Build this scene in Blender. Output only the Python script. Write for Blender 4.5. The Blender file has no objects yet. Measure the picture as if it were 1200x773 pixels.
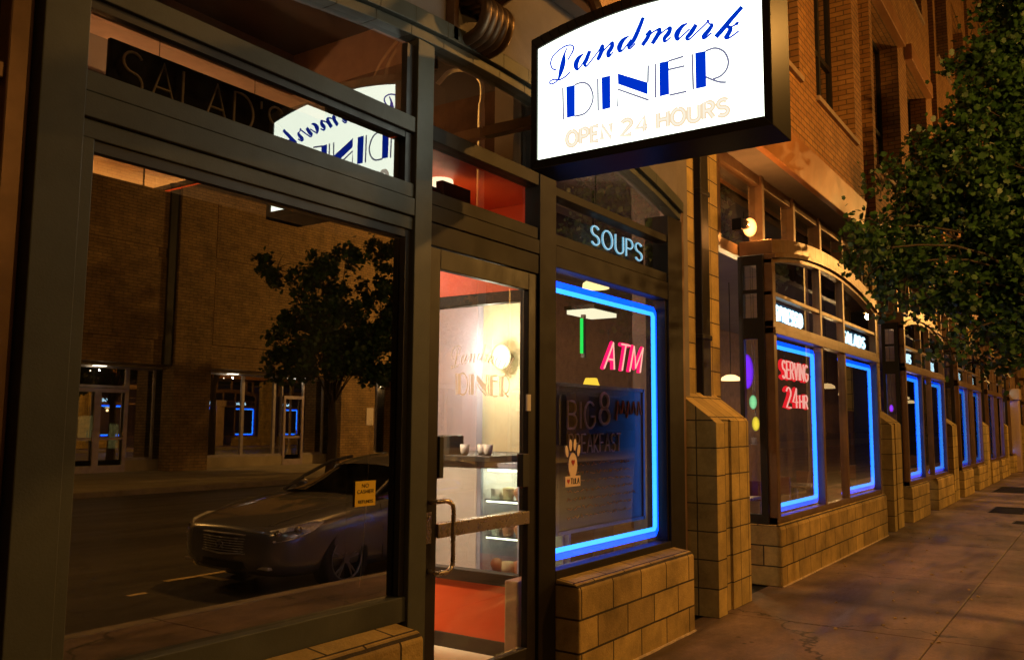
import bpy, math, random
import numpy as np
from mathutils import Vector, Matrix
rad = math.radians
sc = bpy.context.scene
# ------------------------------------------------------------------ camera
CAM_H = 1.6
def make_camera():
    f, yaw, pit, rol = 1018.5, rad(34.26), rad(6.15), rad(.42)
    F = Vector((math.cos(yaw)*math.cos(pit), math.sin(yaw)*math.cos(pit), math.sin(pit)))
    R = Vector((math.sin(yaw), -math.cos(yaw), 0)); U = R.cross(F)
    c, s = math.cos(rol), math.sin(rol)
    R2 = R*c + U*s; U2 = U*c - R*s
    cd = bpy.data.cameras.new('camera'); co = bpy.data.objects.new('camera', cd)
    sc.collection.objects.link(co)
    m = Matrix((R2, U2, -F)).transposed().to_4x4(); m.translation = (0, 0, CAM_H)
    co.matrix_world = m
    cd.sensor_width = 36; cd.lens = f/1200*36; cd.clip_start = .05; cd.clip_end = 800
    sc.camera = co
make_camera()
# ------------------------------------------------------------------ world, light, exposure
w = bpy.data.worlds.new('World'); sc.world = w; w.use_nodes = True
nt = w.node_tree; nt.nodes.clear()
sky = nt.nodes.new('ShaderNodeTexSky'); sky.sky_type = 'NISHITA'; sky.sun_disc = False
sky.sun_elevation = rad(-6); sky.sun_rotation = rad(200)
bg = nt.nodes.new('ShaderNodeBackground'); bg.inputs['Strength'].default_value = .05
wo = nt.nodes.new('ShaderNodeOutputWorld')
nt.links.new(sky.outputs[0], bg.inputs[0]); nt.links.new(bg.outputs[0], wo.inputs[0])
sd = bpy.data.lights.new('moonlight', 'SUN'); sd.energy = .012; sd.angle = rad(2); sd.color = (.7, .8, 1)
so = bpy.data.objects.new('moonlight', sd); sc.collection.objects.link(so); so.rotation_euler = (rad(40), 0, rad(-30))
sc.view_settings.view_transform = 'Standard'; sc.view_settings.look = 'None'
sc.view_settings.exposure = 0; sc.view_settings.gamma = 1; sc.view_settings.use_curve_mapping = False
cy = sc.cycles
cy.use_denoising = True
try: cy.denoiser = 'OPENIMAGEDENOISE'; cy.denoising_prefilter = 'ACCURATE'
except Exception: pass
cy.max_bounces = 8; cy.diffuse_bounces = 3; cy.glossy_bounces = 4; cy.transmission_bounces = 4
cy.transparent_max_bounces = 16; cy.sample_clamp_indirect = 4; cy.caustics_reflective = False; cy.caustics_refractive = False
cy.use_light_tree = True

# ------------------------------------------------------------------ helpers
WL = {}
def tag(o, label=None, cat=None, group=None, kind=None):
    if label: o['label'] = label
    if cat: o['category'] = cat
    if group: o['group'] = group
    if kind: o['kind'] = kind
    return o
def thing(name, loc, label, cat, group=None, parent=None):
    o = bpy.data.objects.new(name, None); sc.collection.objects.link(o)
    o.empty_display_size = .1
    p = WL.get(parent.name, Vector((0, 0, 0))) if parent else Vector((0, 0, 0))
    if parent: o.parent = parent
    o.location = Vector(loc) - p; WL[o.name] = Vector(loc)
    return tag(o, label, cat, group)
class MB:
    def __init__(s): s.v = []; s.f = []; s.sm = False; s.bevel = 0
    def add(s, vs, fs):
        n = len(s.v); s.v += [tuple(map(float, p)) for p in vs]; s.f += [tuple(i+n for i in f) for f in fs]; return s
    def box(s, x0, x1, y0, y1, z0, z1):
        if x0 > x1: x0, x1 = x1, x0
        if y0 > y1: y0, y1 = y1, y0
        if z0 > z1: z0, z1 = z1, z0
        v = [(x, y, z) for z in (z0, z1) for y in (y0, y1) for x in (x0, x1)]
        return s.add(v, [(0,2,3,1),(4,5,7,6),(0,1,5,4),(2,6,7,3),(0,4,6,2),(1,3,7,5)])
    def prism(s, pts, axis, a, b):
        # pts 2D ; axis 'y': (x,z) extruded a..b in y ; 'x': (y,z) ; 'z': (x,y)
        def P(p, t):
            return {'y': (p[0], t, p[1]), 'x': (t, p[0], p[1]), 'z': (p[0], p[1], t)}[axis]
        n = len(pts); ar = sum(pts[i][0]*pts[(i+1) % n][1]-pts[(i+1) % n][0]*pts[i][1] for i in range(n))
        if axis == 'y': ar = -ar
        if ar < 0: pts = pts[::-1]
        v = [P(p, min(a, b)) for p in pts]+[P(p, max(a, b)) for p in pts]
        return s.add(v, [tuple(range(n))[::-1], tuple(range(n, 2*n))]+[(i, (i+1) % n, n+(i+1) % n, n+i) for i in range(n)])
    def strip(s, inner, outer, axis, a, b):
        for i in range(len(inner)-1):
            s.prism([inner[i], inner[i+1], outer[i+1], outer[i]], axis, a, b)
        return s
    def tube(s, pts, r, n=8, closed=False):
        pts = [Vector(p) for p in pts]; m = len(pts)
        if callable(r): rr = [r(i/(m-1)) for i in range(m)]
        elif isinstance(r, (list, tuple)): rr = list(r)
        else: rr = [r]*m
        tans = []
        for i in range(m):
            a = pts[i-1] if (i > 0 or closed) else pts[i]
            b = pts[(i+1) % m] if (i < m-1 or closed) else pts[i]
            t = (b-a); t = t.normalized() if t.length > 1e-9 else Vector((0, 0, 1)); tans.append(t)
        up = Vector((0, 0, 1)) if abs(tans[0].z) < .9 else Vector((0, 1, 0))
        nrm = (up-tans[0]*up.dot(tans[0])).normalized()
        base = len(s.v); vs = []
        for i in range(m):
            nrm = (nrm-tans[i]*nrm.dot(tans[i]))
            nrm = nrm.normalized() if nrm.length > 1e-6 else tans[i].orthogonal().normalized()
            bi = tans[i].cross(nrm); k = 1.0
            if 0 < i < m-1 or closed:
                a = (pts[i]-pts[i-1]); b = (pts[(i+1) % m]-pts[i])
                if a.length > 1e-9 and b.length > 1e-9:
                    co = max(.5, math.cos(a.angle(b)/2)); k = 1/co
            for j in range(n):
                an = 2*math.pi*j/n
                vs.append(pts[i]+(nrm*math.cos(an)+bi*math.sin(an))*rr[i])
        fs = []
        for i in range(m if closed else m-1):
            i2 = (i+1) % m
            for j in range(n):
                j2 = (j+1) % n
                fs.append((i*n+j, i*n+j2, i2*n+j2, i2*n+j))
        if not closed:
            fs.append(tuple(range(n))[::-1]); fs.append(tuple((m-1)*n+j for j in range(n)))
        return s.add(vs, fs)
    def lathe(s, c, prof, n=20, axis='z'):
        vs = []; m = len(prof)
        for r, h in prof:
            for j in range(n):
                a = 2*math.pi*j/n; u, v = r*math.cos(a), r*math.sin(a)
                p = {'z': (u, v, h), 'y': (u, h, v), 'x': (h, u, v)}[axis]
                vs.append((c[0]+p[0], c[1]+p[1], c[2]+p[2]))
        fs = [(i*n+j, i*n+(j+1) % n, (i+1)*n+(j+1) % n, (i+1)*n+j) for i in range(m-1) for j in range(n)]
        fs += [tuple(range(n))[::-1], tuple((m-1)*n+j for j in range(n))]
        return s.add(vs, fs)
    def ball(s, c, r, n=14, m=8, sx=1, sy=1, sz=1):
        prof = [(max(r*math.sin(math.pi*i/m), .0005), -r*math.cos(math.pi*i/m)) for i in range(m+1)]
        k = len(s.v); s.lathe((0, 0, 0), prof, n)
        s.v[k:] = [(c[0]+p[0]*sx, c[1]+p[1]*sy, c[2]+p[2]*sz) for p in s.v[k:]]
        return s
    def smooth(s): s.sm = True; return s
    def build(s, name, mat, parent=None, label=None, cat=None, group=None, kind=None, bevel=0, loc=None):
        me = bpy.data.meshes.new(name)
        vs = np.array(s.v); p = WL.get(parent.name, Vector((0, 0, 0))) if parent else Vector((0, 0, 0))
        if loc is None:
            lo, hi = vs.min(0), vs.max(0)
            loc = Vector(((lo[0]+hi[0])/2, (lo[1]+hi[1])/2, lo[2])) if not parent else p
        loc = Vector(loc)
        me.from_pydata([tuple(q) for q in (vs-np.array(loc))], [], s.f)
        me.materials.append(mat)
        uv = me.uv_layers.new(name='UVMap')
        co = vs
        for pl in me.polygons:
            n = pl.normal; ax = max(range(3), key=lambda i: abs(n[i]))
            for li in pl.loop_indices:
                q = co[me.loops[li].vertex_index]
                uv.data[li].uv = (q[1], q[2]) if ax == 0 else ((q[0], q[2]) if ax == 1 else (q[0], q[1]))
        if s.sm:
            for pl in me.polygons: pl.use_smooth = True
        o = bpy.data.objects.new(name, me); sc.collection.objects.link(o)
        if parent: o.parent = parent
        o.location = loc-p; WL[o.name] = loc
        if bevel:
            b = o.modifiers.new('bevel', 'BEVEL'); b.width = bevel; b.segments = 2; b.limit_method = 'ANGLE'; b.angle_limit = rad(40)
        tag(o, label, cat, group, kind)
        return o
def catmull(pts, k=6):
    P = [tuple(p) for p in pts]; out = []
    n = len(P)
    for i in range(n-1):
        p0, p1, p2, p3 = P[max(i-1, 0)], P[i], P[i+1], P[min(i+2, n-1)]
        for j in range(k):
            t = j/k
            out.append(tuple(.5*((2*b)+(-a+c)*t+(2*a-5*b+4*c-d)*t*t+(-a+3*b-3*c+d)*t**3) for a, b, c, d in zip(p0, p1, p2, p3)))
    out.append(P[-1]); return out
# ------------------------------------------------------------------ materials
def newmat(name):
    m = bpy.data.materials.new(name); m.use_nodes = True; t = m.node_tree; t.nodes.clear()
    o = t.nodes.new('ShaderNodeOutputMaterial'); return m, t, o
def N(t, ty, **kw):
    n = t.nodes.new(ty)
    for k, v in kw.items():
        if k in n.inputs: n.inputs[k].default_value = v
        else: setattr(n, k, v)
    return n
def c4(c): return (c[0], c[1], c[2], 1)
def surf(name, col, rough=.5, metal=0, var=.25, nscale=6, bump=.0, bscale=60, col2=None, spec=.5, coat=0, rvar=.12, stretch=(1, 1, 1)):
    m, t, o = newmat(name); L = t.links.new
    b = N(t, 'ShaderNodeBsdfPrincipled', **{'Metallic': metal, 'Roughness': rough})
    b.inputs['Specular IOR Level'].default_value = spec; b.inputs['Coat Weight'].default_value = coat
    tc = N(t, 'ShaderNodeNewGeometry'); mp = N(t, 'ShaderNodeMapping'); mp.inputs['Scale'].default_value = stretch
    L(tc.outputs['Position'], mp.inputs[0])
    n1 = N(t, 'ShaderNodeTexNoise', Scale=nscale, Detail=6, Roughness=.65); L(mp.outputs[0], n1.inputs['Vector'])
    r = N(t, 'ShaderNodeValToRGB'); L(n1.outputs['Fac'], r.inputs[0])
    c2 = col2 or tuple(x*(1-var) for x in col)
    r.color_ramp.elements[0].position = .32; r.color_ramp.elements[1].position = .68
    r.color_ramp.elements[0].color = c4(c2); r.color_ramp.elements[1].color = c4(col if col2 else tuple(x*(1+var*.6) for x in col))
    L(r.outputs[0], b.inputs['Base Color'])
    mr = N(t, 'ShaderNodeMapRange'); mr.inputs['To Min'].default_value = max(.02, rough-rvar); mr.inputs['To Max'].default_value = min(1, rough+rvar)
    n2 = N(t, 'ShaderNodeTexNoise', Scale=nscale*2.3, Detail=4); L(mp.outputs[0], n2.inputs['Vector']); L(n2.outputs['Fac'], mr.inputs[0]); L(mr.outputs[0], b.inputs['Roughness'])
    if bump:
        n3 = N(t, 'ShaderNodeTexNoise', Scale=bscale, Detail=5); L(mp.outputs[0], n3.inputs['Vector'])
        bp = N(t, 'ShaderNodeBump', Strength=bump, Distance=.01); L(n3.outputs['Fac'], bp.inputs['Height']); L(bp.outputs[0], b.inputs['Normal'])
    L(b.outputs[0], o.inputs[0]); return m
def masonry(name, c1, c2, mortar, w, h, mort, offset=.5, rough=.85, bump=.6, bdist=.008, stain=.5, grain=80, streak=False):
    m, t, o = newmat(name); L = t.links.new
    b = N(t, 'ShaderNodeBsdfPrincipled', Roughness=rough)
    uv = N(t, 'ShaderNodeUVMap'); g = N(t, 'ShaderNodeNewGeometry')
    br = N(t, 'ShaderNodeTexBrick'); br.offset = offset
    for k, v in (('Color1', c4(c1)), ('Color2', c4(c2)), ('Mortar', c4(mortar)), ('Scale', 1.0), ('Mortar Size', mort), ('Mortar Smooth', .15), ('Brick Width', w), ('Row Height', h), ('Bias', 0)):
        br.inputs[k].default_value = v
    # small wobble of the joints
    nw = N(t, 'ShaderNodeTexNoise', Scale=9, Detail=2); L(g.outputs['Position'], nw.inputs['Vector'])
    vm = N(t, 'ShaderNodeVectorMath', operation='SCALE'); vm.inputs['Scale'].default_value = .006; L(nw.outputs['Color'], vm.inputs[0])
    va = N(t, 'ShaderNodeVectorMath', operation='ADD'); L(uv.outputs[0], va.inputs[0]); L(vm.outputs[0], va.inputs[1]); L(va.outputs[0], br.inputs['Vector'])
    n1 = N(t, 'ShaderNodeTexNoise', Scale=2.2, Detail=8, Roughness=.7); L(g.outputs['Position'], n1.inputs['Vector'])
    r = N(t, 'ShaderNodeValToRGB'); L(n1.outputs['Fac'], r.inputs[0]); r.color_ramp.elements[0].position = .3; r.color_ramp.elements[1].position = .62
    r.color_ramp.elements[0].color = (1-stain, 1-stain, 1-stain*1.05, 1); r.color_ramp.elements[1].color = (1.08, 1.06, 1.0, 1)
    mx = N(t, 'ShaderNodeMix', data_type='RGBA', blend_type='MULTIPLY'); mx.inputs[0].default_value = 1
    L(br.outputs['Color'], mx.inputs[6]); L(r.outputs[0], mx.inputs[7])
    n4 = N(t, 'ShaderNodeTexNoise', Scale=28, Detail=6, Roughness=.75); L(g.outputs['Position'], n4.inputs['Vector'])
    r4 = N(t, 'ShaderNodeMapRange'); r4.inputs['To Min'].default_value = .72; r4.inputs['To Max'].default_value = 1.25; L(n4.outputs['Fac'], r4.inputs[0])
    m2 = N(t, 'ShaderNodeVectorMath', operation='SCALE'); L(mx.outputs[2], m2.inputs[0]); L(r4.outputs[0], m2.inputs['Scale'])
    L(m2.outputs[0], b.inputs['Base Color'])
    n3 = N(t, 'ShaderNodeTexNoise', Scale=grain, Detail=4); L(g.outputs['Position'], n3.inputs['Vector'])
    ma = N(t, 'ShaderNodeMath', operation='MULTIPLY_ADD'); ma.inputs[1].default_value = -1.0; L(br.outputs['Fac'], ma.inputs[0]); 
    ms = N(t, 'ShaderNodeMath', operation='MULTIPLY'); ms.inputs[1].default_value = .45; L(n3.outputs['Fac'], ms.inputs[0]); L(ms.outputs[0], ma.inputs[2])
    bp = N(t, 'ShaderNodeBump', Strength=bump, Distance=bdist); L(ma.outputs[0], bp.inputs['Height']); L(bp.outputs[0], b.inputs['Normal'])
    L(b.outputs[0], o.inputs[0]); return m
def glass(name, base=.12, tint=(.8, .82, .8), fk=1.4, rough=0.0, wave=.0):
    m, t, o = newmat(name); L = t.links.new
    tr = N(t, 'ShaderNodeBsdfTransparent'); tr.inputs[0].default_value = c4(tint)
    gl = N(t, 'ShaderNodeBsdfGlossy', Roughness=rough); gl.inputs[0].default_value = (1, 1, 1, 1)
    fr = N(t, 'ShaderNodeFresnel', IOR=1.5)
    ma = N(t, 'ShaderNodeMath', operation='MULTIPLY_ADD', use_clamp=True); ma.inputs[1].default_value = fk; ma.inputs[2].default_value = base
    L(fr.outputs[0], ma.inputs[0])
    if wave:
        g = N(t, 'ShaderNodeNewGeometry'); n = N(t, 'ShaderNodeTexNoise', Scale=.9, Detail=1); L(g.outputs['Position'], n.inputs['Vector'])
        bp = N(t, 'ShaderNodeBump', Strength=wave, Distance=.01); L(n.outputs['Fac'], bp.inputs['Height']); L(bp.outputs[0], gl.inputs['Normal'])
    mx = N(t, 'ShaderNodeMixShader'); L(ma.outputs[0], mx.inputs[0]); L(tr.outputs[0], mx.inputs[1]); L(gl.outputs[0], mx.inputs[2])
    g2 = N(t, 'ShaderNodeNewGeometry'); mp = N(t, 'ShaderNodeMapping'); mp.inputs['Scale'].default_value = (1, 1, .35); mp.inputs['Rotation'].default_value = (0, .4, 0)
    L(g2.outputs['Position'], mp.inputs[0]); nn = N(t, 'ShaderNodeTexNoise', Scale=3.5, Detail=9, Roughness=.78); L(mp.outputs[0], nn.inputs['Vector'])
    rr = N(t, 'ShaderNodeMapRange'); rr.inputs['From Min'].default_value = .45; rr.inputs['From Max'].default_value = .8; rr.inputs['To Min'].default_value = .001; rr.inputs['To Max'].default_value = .022
    L(nn.outputs['Fac'], rr.inputs[0]); df = N(t, 'ShaderNodeBsdfDiffuse'); df.inputs[0].default_value = (.6, .58, .52, 1)
    m2 = N(t, 'ShaderNodeMixShader'); L(rr.outputs[0], m2.inputs[0]); L(mx.outputs[0], m2.inputs[1]); L(df.outputs[0], m2.inputs[2])
    L(m2.outputs[0], o.inputs[0]); return m
def emit(name, col, s=1.0, vary=None):
    m, t, o = newmat(name); e = N(t, 'ShaderNodeEmission', Strength=s); e.inputs[0].default_value = c4(col)
    if vary:
        g = N(t, 'ShaderNodeNewGeometry'); n = N(t, 'ShaderNodeTexNoise', Scale=vary, Detail=2); t.links.new(g.outputs['Position'], n.inputs['Vector'])
        r = N(t, 'ShaderNodeMapRange'); r.inputs['To Min'].default_value = s*.6; r.inputs['To Max'].default_value = s*1.4
        t.links.new(n.outputs['Fac'], r.inputs[0]); t.links.new(r.outputs[0], e.inputs['Strength'])
    t.links.new(e.outputs[0], o.inputs[0]); return m
def softglow(name, col, s):
    m, t, o = newmat(name); e = N(t, 'ShaderNodeEmission'); e.inputs[0].default_value = c4(col)
    lw = N(t, 'ShaderNodeLayerWeight', Blend=.5); r = N(t, 'ShaderNodeMapRange'); r.inputs['From Min'].default_value = 0; r.inputs['From Max'].default_value = .85; r.inputs['To Min'].default_value = s*1.3; r.inputs['To Max'].default_value = s*.10
    t.links.new(lw.outputs['Facing'], r.inputs[0]); t.links.new(r.outputs[0], e.inputs['Strength']); t.links.new(e.outputs[0], o.inputs[0]); return m
M = {}
M['frame'] = surf('bronze_frame', (.075, .080, .064), rough=.5, metal=0, spec=.3, var=.2, nscale=3, bump=.08, bscale=120)
M['frame_ent'] = surf('shaded_bronze', (.018, .014, .010), rough=.5, metal=0, spec=.15, var=.25, nscale=3)  # same metal as the left frame, with its shade put into a darker colour
M['frame_dark'] = surf('dark_bronze', (.022, .018, .014), rough=.5, metal=0, spec=.2, var=.2, nscale=4)
M['bay_frame'] = surf('sodium_lit_bronze', (.20, .115, .062), rough=.36, metal=.45, var=.25, nscale=4)  # same metal as the storefront frame, sodium light put into the colour
M['door_frame'] = surf('door_bronze', (.025, .020, .014), rough=.4, metal=.1, spec=.3, var=.2, nscale=4)
M['block'] = masonry('sand_block', (.62, .43, .14), (.36, .245, .085), (.05, .035, .02), .42, .2, .007, .5, stain=.58, bump=.8, bdist=.012)
M['stack'] = masonry('stack_block', (.60, .43, .14), (.42, .30, .10), (.07, .05, .03), .21, .235, .006, 0, stain=.5, bump=.7, bdist=.01)
M['brick'] = masonry('tan_brick', (.44, .22, .065), (.34, .155, .045), (.14, .075, .03), .22, .075, .008, .5, stain=.3, bump=.5, bdist=.006)
M['oldbrick'] = masonry('brown_brick', (.37, .25, .11), (.27, .175, .075), (.15, .10, .06), .30, .10, .012, .5, stain=.5, bump=.4)
M['stone'] = surf('fascia_stone', (.36, .25, .16), rough=.75, var=.2, nscale=2.5, bump=.25, bscale=50)
M['fascia'] = surf('copper_fascia', (.40, .18, .065), rough=.5, var=.2, nscale=1.6, metal=.1, bump=.05)
M['wallgrey'] = surf('grey_stucco', (.20, .17, .15), rough=.8, var=.2, nscale=2, bump=.2)
M['glass_big'] = glass('tinted_window_glass', .30, (.62, .60, .52), 1.5, wave=.02)
M['glass'] = glass('window_glass', .06, (.85, .86, .85), 1.6)
M['glass_tr'] = glass('transom_glass', .18, (.66, .62, .60), 1.5)
M['glass_far'] = glass('far_glass', .75, (.35, .35, .35), 1.5)
M['neon_c'] = emit('neon_cyan', (.025, .27, 1.0), 4.2)
M['neon_b'] = emit('neon_blue', (.001, .060, 1.0), 4.2)
M['neon_w'] = emit('neon_white', (.50, .82, 1.0), 2.2)
M['vglow'] = emit('vestibule_glow', (1, .8, .5), 3)
M['neon_w4'] = emit('lit_white_letters', (.55, .85, 1.0), 5)
M['neon_s'] = emit('neon_iceblue', (.22, .62, .9), 1.5)
M['neon_r'] = emit('neon_red', (1.0, .02, .03), 1.5)
M['neon_rc'] = emit('neon_pink_core', (1.0, .45, .36), 1.8)
M['neon_m'] = emit('neon_magenta', (1.0, .008, .12), 2.0)
M['neon_off'] = surf('unlit_tube', (.85, .82, .72), rough=.3, var=.1)
M['face'] = emit('sign_face_glow', (.92, 1.0, .82), 3.5)
M['sblue'] = emit('sign_blue_vinyl', (0, .028, .50), 1.15)
M['sthin'] = emit('sign_grey_line', (.20, .20, .33), 1.0)
M['speach'] = emit('sign_peach_letter', (.93, .74, .50), 1.0)
M['scream'] = emit('sign_cream', (.98, .90, .74), 1)
def boxmat():
    m, t, o = newmat('black_sign_box'); d = N(t, 'ShaderNodeBsdfDiffuse'); d.inputs[0].default_value = (.014, .014, .012, 1)
    gl = N(t, 'ShaderNodeBsdfGlossy', Roughness=.3); gl.inputs[0].default_value = (1, 1, 1, 1); mx = N(t, 'ShaderNodeMixShader'); mx.inputs[0].default_value = .035
    t.links.new(d.outputs[0], mx.inputs[1]); t.links.new(gl.outputs[0], mx.inputs[2]); t.links.new(mx.outputs[0], o.inputs[0]); return m
M['signbox'] = boxmat()
M['black'] = surf('black_paint', (.012, .011, .010), rough=.5, var=.3)
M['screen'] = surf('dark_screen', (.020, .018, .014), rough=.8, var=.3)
M['backwall'] = surf('interior_back_wall', (.66, .46, .26), rough=.9, var=.12)
M['ceil'] = surf('interior_ceiling', (.15, .12, .12), rough=.9, var=.12, nscale=1.5)
M['beam'] = surf('interior_beam', (.55, .36, .26), rough=.85, var=.15)
M['red'] = surf('red_orange_paint', (.80, .10, .016), rough=.5, var=.06, nscale=2)
M['cream'] = surf('cream_wall', (.72, .66, .46), rough=.8, var=.06)
M['mauve'] = surf('mauve_wall', (.56, .52, .68), rough=.8, var=.05)
M['white'] = surf('white_laminate', (.72, .66, .60), rough=.35, var=.05)
M['brownwall'] = surf('brown_interior_wall', (.20, .11, .06), rough=.8, var=.3)
M['woodf'] = surf('interior_floor', (.16, .09, .05), rough=.35, var=.3, nscale=4)
M['steel'] = surf('brushed_steel', (.5, .42, .33), rough=.28, metal=.9, var=.15, nscale=10)
M['iron'] = surf('painted_iron', (.03, .03, .028), rough=.5, metal=.5)
M['galv'] = surf('galvanised_pole', (.42, .38, .33), rough=.5, metal=.3)
M['rust'] = surf('brown_duct_metal', (.16, .10, .055), rough=.4, metal=.6)
M['concrete_far'] = surf('far_concrete', (.40, .34, .22), rough=.85, var=.25, nscale=1.2, bump=.2)
M['kerb'] = surf('kerb_concrete', (.28, .23, .17), rough=.8, var=.3, nscale=3, bump=.3)
M['paint'] = surf('road_paint', (.75, .55, .25), rough=.7, var=.25, nscale=14)
M['grate'] = surf('cast_iron_grate', (.02, .018, .016), rough=.6, metal=.4)
def pavement():
    m, t, o = newmat('sidewalk_concrete'); L = t.links.new
    b = N(t, 'ShaderNodeBsdfPrincipled'); g = N(t, 'ShaderNodeNewGeometry')
    n1 = N(t, 'ShaderNodeTexNoise', Scale=.8, Detail=9, Roughness=.62); L(g.outputs['Position'], n1.inputs['Vector'])
    r = N(t, 'ShaderNodeValToRGB'); L(n1.outputs['Fac'], r.inputs[0])
    e = r.color_ramp.elements; e[0].position = .30; e[0].color = (.03, .021, .017, 1); e[1].position = .70; e[1].color = (.30, .20, .155, 1)
    x = e.new(.48); x.color = (.15, .10, .080, 1)
    n2 = N(t, 'ShaderNodeTexNoise', Scale=26, Detail=6, Roughness=.8); L(g.outputs['Position'], n2.inputs['Vector'])
    mr = N(t, 'ShaderNodeMapRange'); mr.inputs['To Min'].default_value = .35; mr.inputs['To Max'].default_value = 1.7; L(n2.outputs['Fac'], mr.inputs[0])
    # gum spots and drips
    vo = N(t, 'ShaderNodeTexVoronoi', Scale=3.2); L(g.outputs['Position'], vo.inputs['Vector'])
    vr = N(t, 'ShaderNodeMapRange'); vr.inputs['From Min'].default_value = .045; vr.inputs['From Max'].default_value = .075; vr.inputs['To Min'].default_value = .35; vr.inputs['To Max'].default_value = 1; L(vo.outputs['Distance'], vr.inputs[0])
    mm = N(t, 'ShaderNodeMath', operation='MULTIPLY'); L(mr.outputs[0], mm.inputs[0]); L(vr.outputs[0], mm.inputs[1])
    # long streaky stains
    mp = N(t, 'ShaderNodeMapping'); mp.inputs['Scale'].default_value = (.5, 2.4, 1); mp.inputs['Rotation'].default_value = (0, 0, .5); L(g.outputs['Position'], mp.inputs[0])
    n5 = N(t, 'ShaderNodeTexNoise', Scale=1.1, Detail=7, Roughness=.7); L(mp.outputs[0], n5.inputs['Vector'])
    r5 = N(t, 'ShaderNodeMapRange'); r5.inputs['From Min'].default_value = .36; r5.inputs['From Max'].default_value = .55; r5.inputs['To Min'].default_value = .45; r5.inputs['To Max'].default_value = 1.1; L(n5.outputs['Fac'], r5.inputs[0])
    m3 = N(t, 'ShaderNodeMath', operation='MULTIPLY'); L(mm.outputs[0], m3.inputs[0]); L(r5.outputs[0], m3.inputs[1])
    wn = N(t, 'ShaderNodeTexNoise', Scale=1.6, Detail=5); L(g.outputs['Position'], wn.inputs['Vector']); wa = N(t, 'ShaderNodeVectorMath', operation='MULTIPLY_ADD'); L(wn.outputs['Color'], wa.inputs[0]); wa.inputs[1].default_value = (.9, .9, 0); L(g.outputs['Position'], wa.inputs[2])
    vc = N(t, 'ShaderNodeTexVoronoi', Scale=.30, feature='DISTANCE_TO_EDGE'); L(wa.outputs[0], vc.inputs['Vector'])
    vk = N(t, 'ShaderNodeMapRange'); vk.inputs['From Min'].default_value = .001; vk.inputs['From Max'].default_value = .0035; vk.inputs['To Min'].default_value = .25; L(vc.outputs['Distance'], vk.inputs[0])
    m4 = N(t, 'ShaderNodeMath', operation='MULTIPLY'); L(m3.outputs[0], m4.inputs[0]); L(vk.outputs[0], m4.inputs[1]); m3 = m4
    vs = N(t, 'ShaderNodeVectorMath', operation='SCALE'); L(r.outputs[0], vs.inputs[0]); L(m3.outputs[0], vs.inputs['Scale']); L(vs.outputs[0], b.inputs['Base Color'])
    rr = N(t, 'ShaderNodeMapRange'); rr.inputs['From Min'].default_value = .35; rr.inputs['From Max'].default_value = .6; rr.inputs['To Min'].default_value = .38; rr.inputs['To Max'].default_value = .8; L(n5.outputs['Fac'], rr.inputs[0]); L(rr.outputs[0], b.inputs['Roughness'])
    n3 = N(t, 'ShaderNodeTexNoise', Scale=70, Detail=5); L(g.outputs['Position'], n3.inputs['Vector'])
    bp = N(t, 'ShaderNodeBump', Strength=.35, Distance=.01); L(n3.outputs['Fac'], bp.inputs['Height']); L(bp.outputs[0], b.inputs['Normal'])
    L(b.outputs[0], o.inputs[0]); return m
M['pave'] = pavement()
M['asphalt'] = surf('asphalt', (.075, .064, .05), rough=.5, var=.65, nscale=.7, bump=.6, bscale=90, stretch=(.25, 1.6, 1), rvar=.2)
def leafmat(name, c1, c2):
    m, t, o = newmat(name); L = t.links.new
    g = N(t, 'ShaderNodeNewGeometry'); n = N(t, 'ShaderNodeTexNoise', Scale=5, Detail=3); L(g.outputs['Position'], n.inputs['Vector'])
    r = N(t, 'ShaderNodeValToRGB'); L(n.outputs['Fac'], r.inputs[0]); r.color_ramp.elements[0].position = .35; r.color_ramp.elements[1].position = .65
    r.color_ramp.elements[0].color = c4(c1); r.color_ramp.elements[1].color = c4(c2)
    b = N(t, 'ShaderNodeBsdfPrincipled', Roughness=.5); L(r.outputs[0], b.inputs['Base Color'])
    tl = N(t, 'ShaderNodeBsdfTranslucent'); L(r.outputs[0], tl.inputs[0])
    mx = N(t, 'ShaderNodeMixShader'); mx.inputs[0].default_value = .10; L(b.outputs[0], mx.inputs[1]); L(tl.outputs[0], mx.inputs[2]); L(mx.outputs[0], o.inputs[0]); return m
M['leaf'] = leafmat('maple_leaf', (.012, .045, .010), (.035, .095, .018))
M['bark'] = surf('bark', (.05, .038, .026), rough=.9, var=.4, nscale=14, bump=.8, bscale=40)
def lamp(name, loc, e, col, parent=None, r=.06, kind='POINT', rot=None, spot=150, blend=.6):
    d = bpy.data.lights.new(name, kind); d.energy = e; d.color = col; d.shadow_soft_size = r
    if kind == 'SPOT': d.spot_size = rad(spot); d.spot_blend = blend
    o = bpy.data.objects.new(name, d); sc.collection.objects.link(o)
    p = WL.get(parent.name, Vector((0, 0, 0))) if parent else Vector((0, 0, 0))
    if parent: o.parent = parent
    o.location = Vector(loc)-p
    if rot: o.rotation_euler = rot
    return o
SOD = (1.0, .49, .11)

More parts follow.
